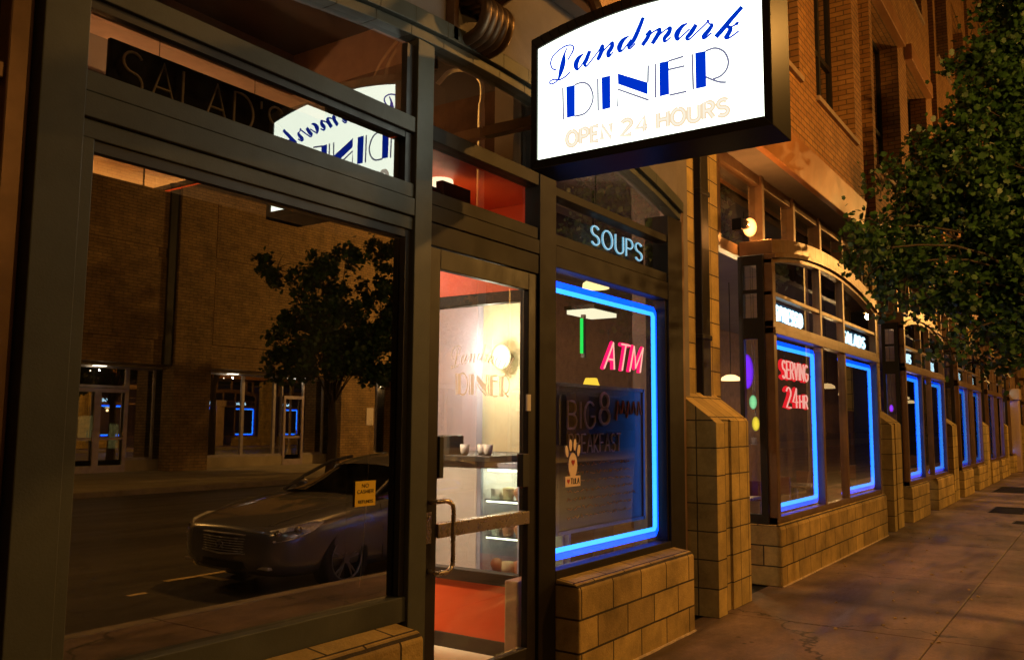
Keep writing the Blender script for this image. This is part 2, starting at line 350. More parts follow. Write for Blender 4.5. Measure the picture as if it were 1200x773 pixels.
# ------------------------------------------------------------------ stroke letters (unit cell: width, strokes in 0..w x 0..1)
def arc(cx, cy, rx, ry, a0, a1, n=10): return [(cx+rx*math.cos(rad(a0+(a1-a0)*i/n)), cy+ry*math.sin(rad(a0+(a1-a0)*i/n))) for i in range(n+1)]
GL = {
 'A': (.62, [[(0, 0), (.31, 1), (.62, 0)], [(.12, .36), (.50, .36)]]),
 'B': (.52, [[(0, 0), (0, 1), (.28, 1)]+arc(.28, .76, .2, .24, 90, -90)+[(0, .52)], [(.28, .52)]+arc(.28, .26, .24, .26, 90, -90)+[(0, 0)]]),
 'C': (.60, [arc(.35, .5, .35, .5, 50, 310, 14)]),
 'D': (.60, [[(0, 0), (0, 1), (.2, 1)]+arc(.2, .5, .4, .5, 90, -90, 12)+[(0, 0)]]),
 'E': (.46, [[(.46, 1), (0, 1), (0, 0), (.46, 0)], [(0, .52), (.4, .52)]]),
 'F': (.46, [[(.46, 1), (0, 1), (0, 0)], [(0, .52), (.4, .52)]]),
 'G': (.62, [arc(.35, .5, .35, .5, 50, 330, 14)+[(.64, .45), (.4, .45)]]),
 'H': (.52, [[(0, 0), (0, 1)], [(.52, 0), (.52, 1)], [(0, .52), (.52, .52)]]),
 'I': (.06, [[(.03, 0), (.03, 1)]]),
 'K': (.50, [[(0, 0), (0, 1)], [(.48, 1), (0, .45), (.5, 0)]]),
 'L': (.44, [[(0, 1), (0, 0), (.44, 0)]]),
 'M': (.70, [[(0, 0), (.04, 1), (.35, .15), (.66, 1), (.70, 0)]]),
 'N': (.56, [[(0, 0), (0, 1), (.56, 0), (.56, 1)]]),
 'O': (.68, [arc(.34, .5, .34, .5, 90, 450, 18)]),
 'P': (.48, [[(0, 0), (0, 1), (.26, 1)]+arc(.26, .74, .22, .26, 90, -90)+[(0, .48)]]),
 'R': (.50, [[(0, 0), (0, 1), (.26, 1)]+arc(.26, .75, .22, .25, 90, -90)+[(0, .5)], [(.22, .5), (.5, 0)]]),
 'S': (.50, [arc(.25, .75, .24, .25, 30, 270, 10)+arc(.25, .25, .25, .25, 90, -150, 10)]),
 'T': (.56, [[(0, 1), (.56, 1)], [(.28, 1), (.28, 0)]]),
 'U': (.56, [[(0, 1), (0, .28)]+arc(.28, .28, .28, .28, 180, 360, 10)+[(.56, 1)]]),
 'V': (.58, [[(0, 1), (.29, 0), (.58, 1)]]),
 'Y': (.56, [[(0, 1), (.28, .5), (.56, 1)], [(.28, .5), (.28, 0)]]),
 '2': (.50, [arc(.25, .74, .24, .26, 160, -30, 9)+[(0, 0), (.5, 0)]]),
 '4': (.54, [[(.40, 0), (.40, 1), (0, .3), (.54, .3)]]),
 '8': (.48, [arc(.24, .75, .2, .25, 90, 450, 14), arc(.24, .26, .24, .26, 90, 450, 14)]),
 "'": (.06, [[(.03, 1), (.03, .8)]]), ' ': (.35, []),
}
def text_width(s, wf, sp): return sum(GL[c][0]*wf+sp for c in s)-sp
def strokes(s, h, width=None, sp=.22, slant=0):
    w0 = text_width(s, 1, sp); k = (width/w0 if width else h); out = []; x = 0
    for c in s:
        gw, st = GL[c]
        for p in st: out.append([((x+u)*k+slant*v*h, v*h) for u, v in p])
        x += gw+sp
    return out
def text_tubes(mb, s, x0, y, z0, h, r, width=None, sp=.22, slant=0, n=6):
    for p in strokes(s, h, width, sp, slant):
        if len(p) == 2: p = [p[0], ((p[0][0]+p[1][0])/2, (p[0][1]+p[1][1])/2), p[1]]
        mb.tube([(x0+u, y, z0+v) for u, v in p], r, n)
    return mb
def ribbon(mb, pts, P, n0=0, n1=.003):
    """pts: (u,v,w) centre line with width; P(u,v,t) -> xyz"""
    m = len(pts); L = []; R = []
    for i in range(m):
        a = pts[max(i-1, 0)]; b = pts[min(i+1, m-1)]
        dx, dy = b[0]-a[0], b[1]-a[1]; l = math.hypot(dx, dy) or 1
        nx, ny = -dy/l, dx/l; w = pts[i][2]/2
        L.append((pts[i][0]+nx*w, pts[i][1]+ny*w)); R.append((pts[i][0]-nx*w, pts[i][1]-ny*w))
    v = []
    for i in range(m): v += [P(*L[i], n1), P(*R[i], n1), P(*L[i], n0), P(*R[i], n0)]
    f = []
    for i in range(m-1):
        a, b = i*4, i*4+4
        f += [(a, a+1, b+1, b), (a+2, b+2, b+3, a+3), (a, b, b+2, a+2), (a+1, a+3, b+3, b+1)]
    f += [(0, 2, 3, 1), ((m-1)*4, (m-1)*4+1, (m-1)*4+3, (m-1)*4+2)]
    return mb.add(v, f)

# ================================================================== SETTING
g = MB().box(-150, 250, -200, 150, -.6, -.16).build('ground', M['asphalt'], kind='structure')
MB().box(-60, 160, -13.0, -.58, -.155, -.13).build('road', M['asphalt'], kind='structure')
sw = MB()
xs = [-10.6+3.0*i for i in range(40)]
for i in range(len(xs)-1):
    for y0, y1 in ((-.42, 1.155), (1.165, 2.9)):
        sw.box(xs[i]+.005, xs[i+1]-.005, y0, y1, -.12, 0)
sw.build('sidewalk', M['pave'], kind='structure', bevel=.006)
MB().box(-10.6, 106.4, -.44, 3.3, -.15, -.012).build('sidewalk_bed', M['grate'], kind='structure')
kb = MB()
for i in range(40): kb.box(-10.6+3*i+.004, -7.6+3*i-.004, -.58, -.43, -.15, .004)
kb.build('kerb', M['kerb'], kind='structure', bevel=.015)
MB().box(-60, 160, -13.18, -13.0, -.15, .0).build('far_kerb', M['kerb'], kind='structure', bevel=.015)
MB().box(-60, 160, -22, -13.18, -.15, -.004).build('far_sidewalk', M['concrete_far'], kind='structure')
pm = MB(); pm.box(5.9, 6.75, -2.62, -2.52, -.13, -.126); pm.box(6.28, 6.38, -2.52, -2.1, -.13, -.126)
pm.box(3.9, 4.75, -2.62, -2.52, -.13, -.126); pm.box(5.2, 5.4, -2.2, -2.13, -.13, -.126)
pm.build('parking_marking', M['paint'], kind='structure')

# ================================================================== DINER BUILDING
B = thing('diner_building', (18, 3, 0), 'long brick and bronze diner building with arched bay windows along the sidewalk', 'building')
def part(mb, name, mat, parent=B, **k): return mb.build(name, mat, parent, **k)
F0, F1, GY = 2.92, 3.03, 2.99
def arch_in(x): return 3.68-.047*(x-4.2)**2
# ---- storefront frame
sf = MB()
sf.box(1.44, 1.60, F0-.005, F1+.04, 0, 3.35)                 # corner post
sf.box(1.60, 1.655, F0+.02, F1, .60, 2.66)                  # window stile
sf.box(1.60, 3.40, F0+.018, F1, 2.60, 2.668)                 # window head
sf.box(1.60, 3.40, F0+.018, F1, .62, .74)                    # window sill
sf.box(3.385, 3.52, F0, F1+.01, 0, 3.64)                     # mullion beside the door
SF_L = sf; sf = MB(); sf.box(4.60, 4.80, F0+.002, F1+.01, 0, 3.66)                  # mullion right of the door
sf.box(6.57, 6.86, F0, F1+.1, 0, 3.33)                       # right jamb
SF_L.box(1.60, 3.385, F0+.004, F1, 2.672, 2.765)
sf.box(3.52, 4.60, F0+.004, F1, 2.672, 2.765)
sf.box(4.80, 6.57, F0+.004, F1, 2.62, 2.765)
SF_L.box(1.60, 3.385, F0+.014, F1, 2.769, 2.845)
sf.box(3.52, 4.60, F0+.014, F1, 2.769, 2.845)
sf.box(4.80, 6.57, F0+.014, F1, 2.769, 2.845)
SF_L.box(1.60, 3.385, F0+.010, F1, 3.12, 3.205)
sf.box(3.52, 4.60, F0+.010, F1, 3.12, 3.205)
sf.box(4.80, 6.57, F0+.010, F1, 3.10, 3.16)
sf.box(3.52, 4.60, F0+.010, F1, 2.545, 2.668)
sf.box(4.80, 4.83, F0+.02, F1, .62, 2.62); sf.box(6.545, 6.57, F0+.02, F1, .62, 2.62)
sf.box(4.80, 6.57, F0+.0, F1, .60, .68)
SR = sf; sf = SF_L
n = 20; xi = [1.44+(6.86-1.44)*i/n for i in range(n+1)]
sf.strip([(x, arch_in(x)) for x in xi], [(x, arch_in(x)+.055) for x in xi], 'y', F0+.01, F1)
sf.strip([(x, arch_in(x)+.058) for x in xi], [(x, arch_in(x)+.15) for x in xi], 'y', F0-.02, F1)
SF = part(sf, 'storefront_frame', M['frame'], bevel=.004)
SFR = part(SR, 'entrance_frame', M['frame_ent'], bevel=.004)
def pane(x0, x1, z0, z1, mat='glass', y=GY, par=SF, label=None):
    return MB().add([(x0, y, z0), (x1, y, z0), (x1, y, z1), (x0, y, z1)], [(0, 1, 2, 3)]).build('pane', M[mat], par, label=label)
def pane_arch(x0, x1, z0, fn, mat='glass_tr', y=GY, par=SF, n=8):
    v = [(x0, y, z0), (x1, y, z0)]+[(x1+(x0-x1)*i/n, y, fn(x1+(x0-x1)*i/n)) for i in range(n+1)]
    return MB().add(v, [tuple(range(len(v)))]).build('pane', M[mat], par)
pane(1.655, 3.39, .74, 2.60, 'glass_big', label='large dark window pane reflecting the street and a parked car')
pane(1.60, 3.40, 2.845, 3.12, 'glass_tr'); pane(3.52, 4.60, 2.845, 3.12, 'glass_tr'); pane(4.80, 6.57, 2.845, 3.10, 'glass_tr')
pane_arch(1.60, 3.40, 3.205, lambda x: arch_in(x)+.01); pane_arch(3.52, 4.60, 3.205, lambda x: arch_in(x)+.01); pane_arch(4.80, 6.57, 3.16, lambda x: arch_in(x)+.01)
pane(4.83, 6.545, .68, 2.62, 'glass')
# deep black reveals round the big pane
rv = MB(); rv.box(3.345, 3.384, F0+.03, GY-.004, .745, 2.558); rv.box(1.66, 3.384, F0+.03, GY-.004, 2.558, 2.598)
part(rv, 'glazing_gasket', M['black'])
part(MB().box(3.33, 3.384, F0+.03, GY-.004, 2.85, 3.115), 'glazing_gasket', M['black'])
part(MB().box(3.33, 3.384, F0+.03, GY-.004, 3.21, 3.60), 'glazing_gasket', M['black'])
part(MB().box(1.61, 3.325, F0+.03, GY-.004, 3.085, 3.118), 'glazing_gasket', M['black'])
part(MB().box(4.805, 4.83, F0+.03, GY-.004, 2.85, 3.095), 'glazing_gasket', M['black'])

# ---- door
DR = thing('door', (4.05, 2.98, 0), None, None, parent=B)
dm = MB()
dm.box(3.525, 3.625, 2.94, 2.985, .03, 2.54); dm.box(4.50, 4.595, 2.94, 2.985, .03, 2.54)
dm.box(3.625, 4.50, 2.94, 2.985, 2.43, 2.54); dm.box(3.625, 4.50, 2.94, 2.985, .03, .27)
dm.build('door_leaf', M['door_frame'], DR, bevel=.004)
MB().box(3.625, 4.50, 2.925, 2.982, 1.0, 1.075).build('push_rail', M['steel'], DR, bevel=.004)
MB().add([(3.625, 2.972, .27), (4.5, 2.972, .27), (4.5, 2.972, 2.43), (3.625, 2.972, 2.43)], [(0, 1, 2, 3)]).build('pane', M['glass'], DR)
hp = [(3.555, 2.94, 1.19), (3.555, 2.88, 1.19)]
hs = catmull([(3.56, 2.935, 1.19), (3.57, 2.89, 1.195), (3.63, 2.87, 1.195), (3.668, 2.865, 1.165), (3.672, 2.865, 1.10)], 5)
he = catmull([(3.672, 2.865, .93), (3.668, 2.865, .865), (3.63, 2.87, .835), (3.57, 2.89, .835), (3.56, 2.935, .84)], 5)
MB().tube(hs+he, .0125, 12).smooth().build('handle', M['steel'], DR)
lk = MB().box(3.535, 3.575, 2.932, 2.941, .98, 1.14); lk.lathe((3.555, 2.93, 1.115), [(.012, -.006), (.012, .004)], 14, 'y'); lk.build('lock_plate', M['steel'], DR, bevel=.002)
MB().box(3.63, 3.665, 2.93, 2.975, 1.31, 1.53).build('push_plate', M['black'], DR, bevel=.003)
MB().box(4.43, 4.50, 2.93, 2.975, 1.22, 1.42).build('card_reader', M['black'], DR, bevel=.004)
MB().box(4.475, 4.515, 2.93, 2.941, 1.68, 1.78).build('door_sticker', M['white'], DR)
MB().box(3.52, 4.60, 2.85, 3.05, 0, .028).build('threshold', M['steel'], DR, bevel=.003)

# faint etched lettering on the door glass
SIGN_S = [[[2.404,3.539,0.002],[2.433,3.558,0.004],[2.442,3.593,0.006],[2.426,3.627,0.003],[2.386,3.652,0.0025],[2.348,3.664,0.0025],[2.315,3.662,0.003],[2.297,3.648,0.005],[2.3,3.625,0.006],[2.317,3.601,0.004],[2.333,3.58,0.002]],[[2.338,3.65,0.003],[2.355,3.616,0.008],[2.362,3.574,0.018],[2.376,3.526,0.016],[2.393,3.486,0.006],[2.418,3.47,0.004],[2.443,3.469,0.003],[2.447,3.484,0.002],[2.422,3.491,0.003],[2.386,3.481,0.003],[2.351,3.489,0.002],[2.315,3.512,0.002]],[[2.234,3.592,0.003],[2.264,3.576,0.014],[2.281,3.545,0.018],[2.273,3.515,0.01],[2.254,3.523,0.003],[2.223,3.56,0.003],[2.199,3.591,0.003]],[[2.195,3.6,0.013],[2.216,3.555,0.015],[2.226,3.536,0.013],[2.216,3.519,0.006],[2.185,3.544,0.002],[2.141,3.586,0.002]],[[2.141,3.586,0.002],[2.119,3.61,0.011],[2.121,3.585,0.014],[2.135,3.557,0.015],[2.148,3.536,0.012]],[[2.131,3.562,0.002],[2.085,3.6,0.003],[2.06,3.612,0.01],[2.062,3.588,0.015],[2.082,3.563,0.015],[2.08,3.542,0.01],[2.052,3.559,0.002]],[[1.961,3.624,0.003],[1.996,3.609,0.014],[2.016,3.58,0.018],[2.012,3.553,0.01],[1.987,3.564,0.003],[1.948,3.603,0.002]],[[1.877,3.704,0.012],[1.91,3.635,0.015],[1.935,3.593,0.015],[1.961,3.567,0.012],[1.955,3.553,0.005],[1.923,3.575,0.002]],[[1.866,3.605,0.002],[1.841,3.62,0.01],[1.853,3.59,0.014],[1.885,3.553,0.013]],[[1.863,3.578,0.002],[1.828,3.608,0.002],[1.788,3.616,0.01],[1.794,3.593,0.015],[1.829,3.548,0.013]],[[1.81,3.57,0.002],[1.767,3.598,0.002],[1.73,3.609,0.01],[1.736,3.584,0.015],[1.76,3.561,0.013],[1.756,3.542,0.007],[1.725,3.558,0.002]],[[1.634,3.607,0.004],[1.664,3.598,0.012],[1.691,3.567,0.018],[1.689,3.537,0.01],[1.665,3.548,0.003],[1.623,3.575,0.002]],[[1.588,3.589,0.013],[1.614,3.556,0.015],[1.638,3.533,0.012],[1.627,3.521,0.006],[1.594,3.542,0.002]],[[1.594,3.542,0.002],[1.536,3.581,0.002],[1.527,3.593,0.007],[1.52,3.575,0.003],[1.506,3.565,0.01],[1.525,3.541,0.014],[1.551,3.517,0.013],[1.541,3.507,0.006],[1.508,3.526,0.002]],[[1.352,3.617,0.012],[1.405,3.572,0.014],[1.445,3.535,0.015],[1.488,3.498,0.014]],[[1.468,3.513,0.002],[1.434,3.535,0.006],[1.413,3.523,0.013],[1.424,3.498,0.014],[1.435,3.484,0.013],[1.419,3.477,0.005],[1.371,3.499,0.002]],[[1.417,3.529,0.002],[1.395,3.533,0.003],[1.381,3.539,0.01],[1.373,3.535,0.01]]]
SIGN_Q = [[[2.342,3.431],[2.288,3.43],[2.288,3.255],[2.338,3.255]],[[2.124,3.435],[2.072,3.434],[2.072,3.257],[2.121,3.256]],[[2.028,3.436],[1.856,3.348],[1.857,3.284],[2.026,3.377]],[[1.79,3.438],[1.739,3.436],[1.738,3.261],[1.79,3.259]],[[1.596,3.443],[1.541,3.44],[1.541,3.257],[1.595,3.257]]]
SIGN_T = [[[2.364,3.432],[2.36,3.25]],[[2.288,3.431],[2.24,3.433],[2.199,3.406],[2.176,3.345],[2.189,3.293],[2.227,3.258],[2.288,3.254]],[[2.147,3.434],[2.145,3.255]],[[1.852,3.439],[1.855,3.348]],[[2.028,3.254],[2.029,3.35],[1.851,3.253]],[[1.813,3.439],[1.813,3.257]],[[1.74,3.435],[1.659,3.44]],[[1.739,3.39],[1.652,3.389]],[[1.738,3.255],[1.644,3.255]],[[1.612,3.441],[1.609,3.257]],[[1.541,3.44],[1.492,3.443],[1.448,3.414],[1.427,3.365],[1.436,3.322],[1.467,3.295],[1.506,3.288]],[[1.542,3.307],[1.507,3.284],[1.473,3.266],[1.44,3.257]]]
et = MB()
def etched():
    m, t, o = newmat('etched_lettering'); d = N(t, 'ShaderNodeBsdfTranslucent'); d.inputs[0].default_value = (.95, .93, .85, 1)
    tr = N(t, 'ShaderNodeBsdfTransparent'); mx = N(t, 'ShaderNodeMixShader'); mx.inputs[0].default_value = .55
    t.links.new(tr.outputs[0], mx.inputs[1]); t.links.new(d.outputs[0], mx.inputs[2]); t.links.new(mx.outputs[0], o.inputs[0]); return m
M['etch'] = etched()
def PD(u, v, t): return (3.77+(2.44-u)*.56, 2.970-t, 1.76+(v-3.255)*.66)
for s in SIGN_S: ribbon(et, [(a, b, max(c, .006)) for a, b, c in catmull(s, 4)], PD, .0008, .0016)
for q in SIGN_Q:
    et.add([PD(u, v, .0012) for u, v in q]+[PD(u, v, .0006) for u, v in q], [(0, 1, 2, 3), (7, 6, 5, 4), (0, 4, 5, 1), (1, 5, 6, 2), (2, 6, 7, 3), (3, 7, 4, 0)])
for s in SIGN_T: ribbon(et, [(a, b, .016) for a, b in (catmull(s, 6) if len(s) > 3 else s)], PD, .0003, .0005)
et.build('glass_lettering', M['etch'], DR)

# ---- masonry bases
def base_wall(x0, x1, y0=2.75, y1=2.93, top=.60):
    m = MB(); m.prism([(y0, 0), (y1, 0), (y1, top+.03), (y0+.03, top+.012), (y0, top-.02)], 'x', x0, x1)
    return m
part(base_wall(1.25, 3.31), 'base_wall', M['block'], bevel=.012)
part(base_wall(4.80, 6.62), 'base_wall', M['block'], bevel=.012)
cau = surf('pale_caulk', (.72, .56, .38), rough=.8, var=.4, nscale=12)
for a, b in ((1.25, 3.31), (4.80, 6.62), (8.86, 13.95)):
    mm_ = MB(); k_ = int((b-a)/.12); rj = random.Random(int(a*10))
    pt = [(a+(b-a)*i/k_, 2.742-rj.uniform(0, .008)) for i in range(k_+1)]
    mm_.strip([(x, 2.751) for x, y in pt], pt, 'z', .0, .012); part(mm_, 'caulk_joint', cau)
def pilaster(x0, x1, yf=2.80, label=None):
    m = MB()
    # flared lower pier with sloped cap, corner rib
    m.prism([(yf, 0), (3.3, 0), (3.3, 1.90), (3.12, 1.90), (yf, 1.66)], 'x', x0, x1)
    m.prism([(yf-.045, 0), (yf, 0), (yf, 1.655), (yf-.045, 1.62)], 'x', x0, x0+.20)
    m.prism([(yf-.02, 0), (yf, 0), (yf, 1.655), (yf-.02, 1.64)], 'x', x0+.42, x1-.02)
    m.box(x0+.16, x0+.42, 3.10, 3.5, 1.85, 4.46); m.box(x1-.42+.22, x1-.04+.18, 3.10, 3.5, 1.85, 4.46); m.box(x0+.4, x1-.2, 3.2, 3.5, 1.85, 4.46)
    return part(m, 'pilaster', M['stack'], label=label)
pilaster(7.15, 8.05)
for a in (14.5, 20.95, 27.35, 33.3, 40.6, 47.2, 53.8): pilaster(a, a+.9)
def downspout(x, y, z0, z1):
    m = MB().box(x-.10, x+.10, y-.12, y, z0, z1)
    for z in np.arange(z0+.6, z1, 1.4): m.box(x-.125, x+.125, y-.13, y, z, z+.05)
    return part(m, 'downspout', M['frame_dark'], bevel=.01)
downspout(7.80, 3.2, 1.80, 4.44)
# ---- wall between storefront and pilaster, and wall band over the arch
m = MB(); m.box(6.87, 7.32, 3.06, 3.4, 0, 4.46); part(m, 'wall', M['wallgrey'])
m = MB(); m.strip([(x, arch_in(x)+.152) for x in xi], [(x, 4.46) for x in xi], 'y', 2.96, 3.2); part(m, 'wall', M['wallgrey'])
m = MB(); m.box(6.87, 6.93, 2.93, 3.06, 0, 3.5); part(m, 'trim', M['bay_frame'], bevel=.01)
# ---- soffit, fascia, upper walls with windows
part(MB().box(1.0, 55.6, 2.80, 3.5, 4.462, 4.52), 'soffit', M['wallgrey'])
fa = MB()
SECT = [(1.0, 13.2), (13.95, 20.1), (20.9, 27.0), (27.8, 34.3), (34.9, 41.5), (42.2, 55.5)]
for a, b in SECT: fa.prism([(2.78, 4.46), (2.86, 4.46), (2.86, 4.86), (2.72, 4.86)], 'x', a, b)
part(fa, 'fascia', M['fascia'], bevel=.01)
WINS = {0: [(1.6, 3.9), (4.6, 6.8), (7.5, 9.98), (10.70, 12.75)], 1: [(14.15, 16.3), (17.1, 19.3)], 2: [(21.2, 23.2), (24.2, 26.4)], 3: [(28.2, 30.2), (31.2, 33.4)], 4: [(35.5, 37.5), (38.5, 40.6)], 5: [(43.5, 46), (47.5, 50), (51.5, 54)]}
Z0, Z1, ZT = 5.66, 8.4, 17.0
for si, (a, b) in enumerate(SECT):
    m = MB(); xs_ = [a]+[v for wv in WINS[si] for v in wv]+[b]
    yb = 2.75 if si != 1 else 2.75
    for fl in range(2):
        zb = 4.862 if fl == 0 else 9.36
        zw0, zw1 = (Z0, Z1) if fl == 0 else (9.36+.7, 12.6)
        m.box(a, b, yb, 3.4, zb, zw0)
        m.box(a, b, yb, 3.4, zw1, 9.36 if fl == 0 else ZT)
        for k in range(0, len(xs_), 2): m.box(xs_[k], xs_[k+1], yb, 3.4, zw0, zw1)
    part(m, 'wall', M['brick'])
    for wi, (p, q) in enumerate(WINS[si]):
        for fl in range(2):
            if fl == 1 and si == 0 and wi < 2: continue
            zw0, zw1 = (Z0, Z1) if fl == 0 else (10.06, 12.6)
            m = MB(); y0, y1 = 3.05, 3.12
            m.box(p, p+.08, y0, y1, zw0, zw1); m.box(q-.08, q, y0, y1, zw0, zw1); m.box(p, q, y0+.003, y1-.003, zw0, zw0+.09); m.box(p, q, y0+.003, y1-.003, zw1-.08, zw1)
            for k in (1, 2): m.box(p+(q-p)*k/3-.035, p+(q-p)*k/3+.035, y0-.002, y1, zw0, zw1)
            m.box(p, q, y0+.005, y1-.005, zw0+1.05, zw0+1.13)
            wf = part(m, 'window', M['frame_dark'])
            MB().box(p-.03, q+.03, 2.70, 3.05, zw0-.07, zw0-.002).build('sill', M['stone'], wf, bevel=.008)
            pane(p, q, zw0, zw1, 'glass_tr', 3.085, wf)
            cm = emit('curtain_glow', (.50, .44, .18), .18 if (si, wi, fl) == (0, 3, 0) else (.05 if (wi+si) % 2 else .015), vary=1.5)
            cv = MB()
            for k in range(24):
                xa = p+(q-p)*k/24; cv.add([(xa, 3.22+.03*(k % 2), zw0), (xa+(q-p)/24, 3.22+.03*((k+1) % 2), zw0), (xa+(q-p)/24, 3.22+.03*((k+1) % 2), zw1), (xa, 3.22+.03*(k % 2), zw1)], [(0, 1, 2, 3)])
            cv.build('curtain', cm, wf)
            if fl == 0: MB().box(p-.1, q+.1, 2.62, 3.05, zw1+.002, zw1+.30).build('lintel', M['fascia'], wf, bevel=.01)
# recesses between the sections with downspouts
for a, b in ((13.2, 13.95), (20.1, 20.9), (27.0, 27.8)):
    part(MB().box(a, b, 3.25, 3.45, 4.52, ZT), 'wall', M['wallgrey'])
    downspout((a+b)/2-.1, 3.24, 4.53, ZT)
# ---- recessed transom wall behind the bays
RY = 3.16
def transom_wall(x0, x1, step=1.22, off=0):
    m = MB(); m.box(x0, x1, RY, RY+.10, 3.40, 3.52); m.box(x0, x1, RY, RY+.10, 4.34, 4.46)
    x = x0+off; xx = [x0, x1-.08]
    while x < x1-.2: xx.append(x); x += step
    for v in xx: m.box(v, v+.085, RY-.03, RY+.11, 3.40, 4.458)
    f = part(m, 'transom_frame', M['bay_frame'], bevel=.004)
    pane(x0, x1, 3.52, 4.34, 'glass_tr', RY+.05, f)
transom_wall(8.05+.22, 14.66, 1.22, 1.40)
for a in (15.35, 21.8, 28.2, 34.8, 41.4, 48.0): transom_wall(a, a+5.2, 1.22, .9)
part(MB().box(36.6, 37.2, 2.6, 3.2, 0, 2.6).box(36.5, 37.3, 2.55, 3.25, 2.6, 3.0), 'pilaster', M['stone'], bevel=.02)
# ---- bays
BY = 2.80
def bay(x0, x1, first=False):
    W = x1-x0; c = x0+W*.48
    kz = .235/(W/2)**2
    def ai(x): return 3.56-kz*(x-c)**2
    cols = [x0+.10, x0+W*.375, x0+W*.60, x1-.10]
    m = MB(); y0, y1 = BY, BY+.09
    m.box(x0, x0+.10, y0, y1, .60, ai(x0)); m.box(x1-.10, x1, y0, y1, .60, ai(x1))
    for k in (1, 2): m.box(cols[k]-.04, cols[k]+.04, y0+.004, y1, .66, ai(cols[k]))
    m.box(x0, x1, y0+.006, y1, .60, .675); m.box(x0, x1, y0-.02, y1, 2.55, 2.62); m.box(x0, x1, y0+.003, y1, 2.62, 2.69)
    m.box(x0, x1, y0+.01, y1, 2.955, 3.0)
    nn = 18; xv = [x0+W*i/nn for i in range(nn+1)]
    m.strip([(x, ai(x)-.05) for x in xv], [(x, ai(x)) for x in xv], 'y', y0+.002, y1)
    m.strip([(x, ai(x)+.0) for x in xv], [(x, ai(x)+.05) for x in xv], 'y', y0-.035, y1)
    m.strip([(x, ai(x)+.05) for x in xv], [(x, ai(x)+.20) for x in xv], 'y', y0-.005, RY-.01)
    f = part(m, 'bay_window', M['bay_frame'], bevel=.004)
    pane(cols[0], cols[1], .675, 2.55, 'glass', BY+.05, f); pane(cols[1], cols[2], .675, 2.55, 'glass_tr', BY+.05, f); pane(cols[2], cols[3], .675, 2.55, 'glass', BY+.05, f)
    pane(cols[0], cols[3], 2.69, 2.955, 'glass', BY+.05, f)
    pane_arch(cols[0], cols[3], 3.0, lambda x: ai(x)-.045, 'glass_tr', BY+.05, f, 16)
    # side panel facing along the street, with three small panes
    s = MB(); xa = x0+.03
    top = ai(x0)+.04
    s.box(xa-.06, xa, BY+.092, BY+.16, 0.6, top); s.box(xa-.06, xa, RY-.05, RY, .6, top)
    for za, zb in ((.6, .70), (2.50, 2.72), (2.98, 3.02), (3.28, top)): s.box(xa-.055, xa-.005, BY+.16, RY-.05, za, zb)
    sp = s.build('side_panel', M['frame_dark'], f); MB().box(x1-.06, x1, BY+.092, RY, .6, ai(x1)+.04).build('return_panel', M['frame_dark'], f)
    MB().add([(xa-.03, BY+.16, .7), (xa-.03, RY-.05, .7), (xa-.03, RY-.05, 3.28), (xa-.03, BY+.16, 3.28)], [(0, 1, 2, 3)]).build('side_glass', M['glass'], f)
    bw = MB()
    if first: bw.prism([(2.75, 0), (3.14, 0), (3.14, .60), (2.80, .60), (2.78, .62), (2.75, .56)], 'x', x0-.07, x1+.02)
    else:
        for p, q in ((x0-.1, cols[1]-.03), (cols[2]-.02, x1+.35)):
            bw.prism([(2.75, 0), (3.14, 0), (3.14, .60), (2.80, .60), (2.78, .62), (2.75, .56)], 'x', p, q)
    bw.build('base_wall', M['block'], f, bevel=.012)
    return cols, ai
BAYS = [(8.93, 13.93, True), (16.1, 20.5, False), (22.55, 27.0, False), (28.6, 33.0, False), (35.6, 40.0, False), (42.2, 46.6, False), (48.7, 53.1, False)]
BC = []
for a, b, c in BAYS: BC.append(bay(a, b, c))
# ---- interior shell
ish = MB(); ish.box(1.5, 55.6, 3.2, 8.1, -.1, .02); IF = part(ish, 'interior_floor', M['woodf'])
part(MB().box(1.5, 55.6, 3.22, 8.1, 4.02, 4.10), 'ceiling', M['ceil'])
part(MB().box(1.62, 7.1, 5.7, 7.98, 3.98, 4.015), 'lit_ceiling_patch', M['backwall'])  # paler stretch of ceiling, its lamplit brightness put into the colour
part(MB().box(7.0, 55.6, 8.0, 8.15, .02, 4.02), 'interior_wall', M['brownwall'])
part(MB().box(1.5, 7.0, 8.0, 8.15, .02, 4.02), 'interior_wall', M['backwall'])
part(MB().box(55.5, 55.6, 2.9, 8.0, 0, 13), 'interior_wall', M['oldbrick'])
part(MB().box(1.0, 55.6, 7.9, 8.1, 4.52, ZT), 'interior_wall', M['oldbrick'])
part(MB().box(.9, 1.0, 3.4, 8.1, 4.52, ZT), 'interior_wall', M['oldbrick'])
# soffit bulkheads seen through the top panes
bm_ = MB(); bm_.box(1.6, 3.9, 4.33, 4.55, 3.74, 4.018); bm_.box(3.76, 3.95, 3.25, 4.33, 3.74, 4.018); part(bm_, 'ceiling_beam', M['beam'])
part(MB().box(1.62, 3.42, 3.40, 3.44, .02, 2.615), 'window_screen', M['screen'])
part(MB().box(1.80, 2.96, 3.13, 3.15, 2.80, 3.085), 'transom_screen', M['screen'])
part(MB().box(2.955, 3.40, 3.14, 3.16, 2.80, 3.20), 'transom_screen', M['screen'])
part(MB().box(3.475, 4.995, 3.70, 3.73, 2.70, 3.13), 'transom_screen', M['red'], label='red transom panel over the door')
dk = MB()
for (a, b, z0_, z1_) in ((3.53, 3.98, 2.72, 3.0), (4.0, 4.28, 2.72, 3.06), (4.3, 4.6, 2.72, 2.90)): dk.box(a, b, 3.24, 3.29, z0_, z1_)
part(dk, 'shelf_boxes', M['black'])
part(MB().box(5.12, 6.54, 3.13, 3.15, 2.80, 3.085), 'transom_screen', M['brownwall'])
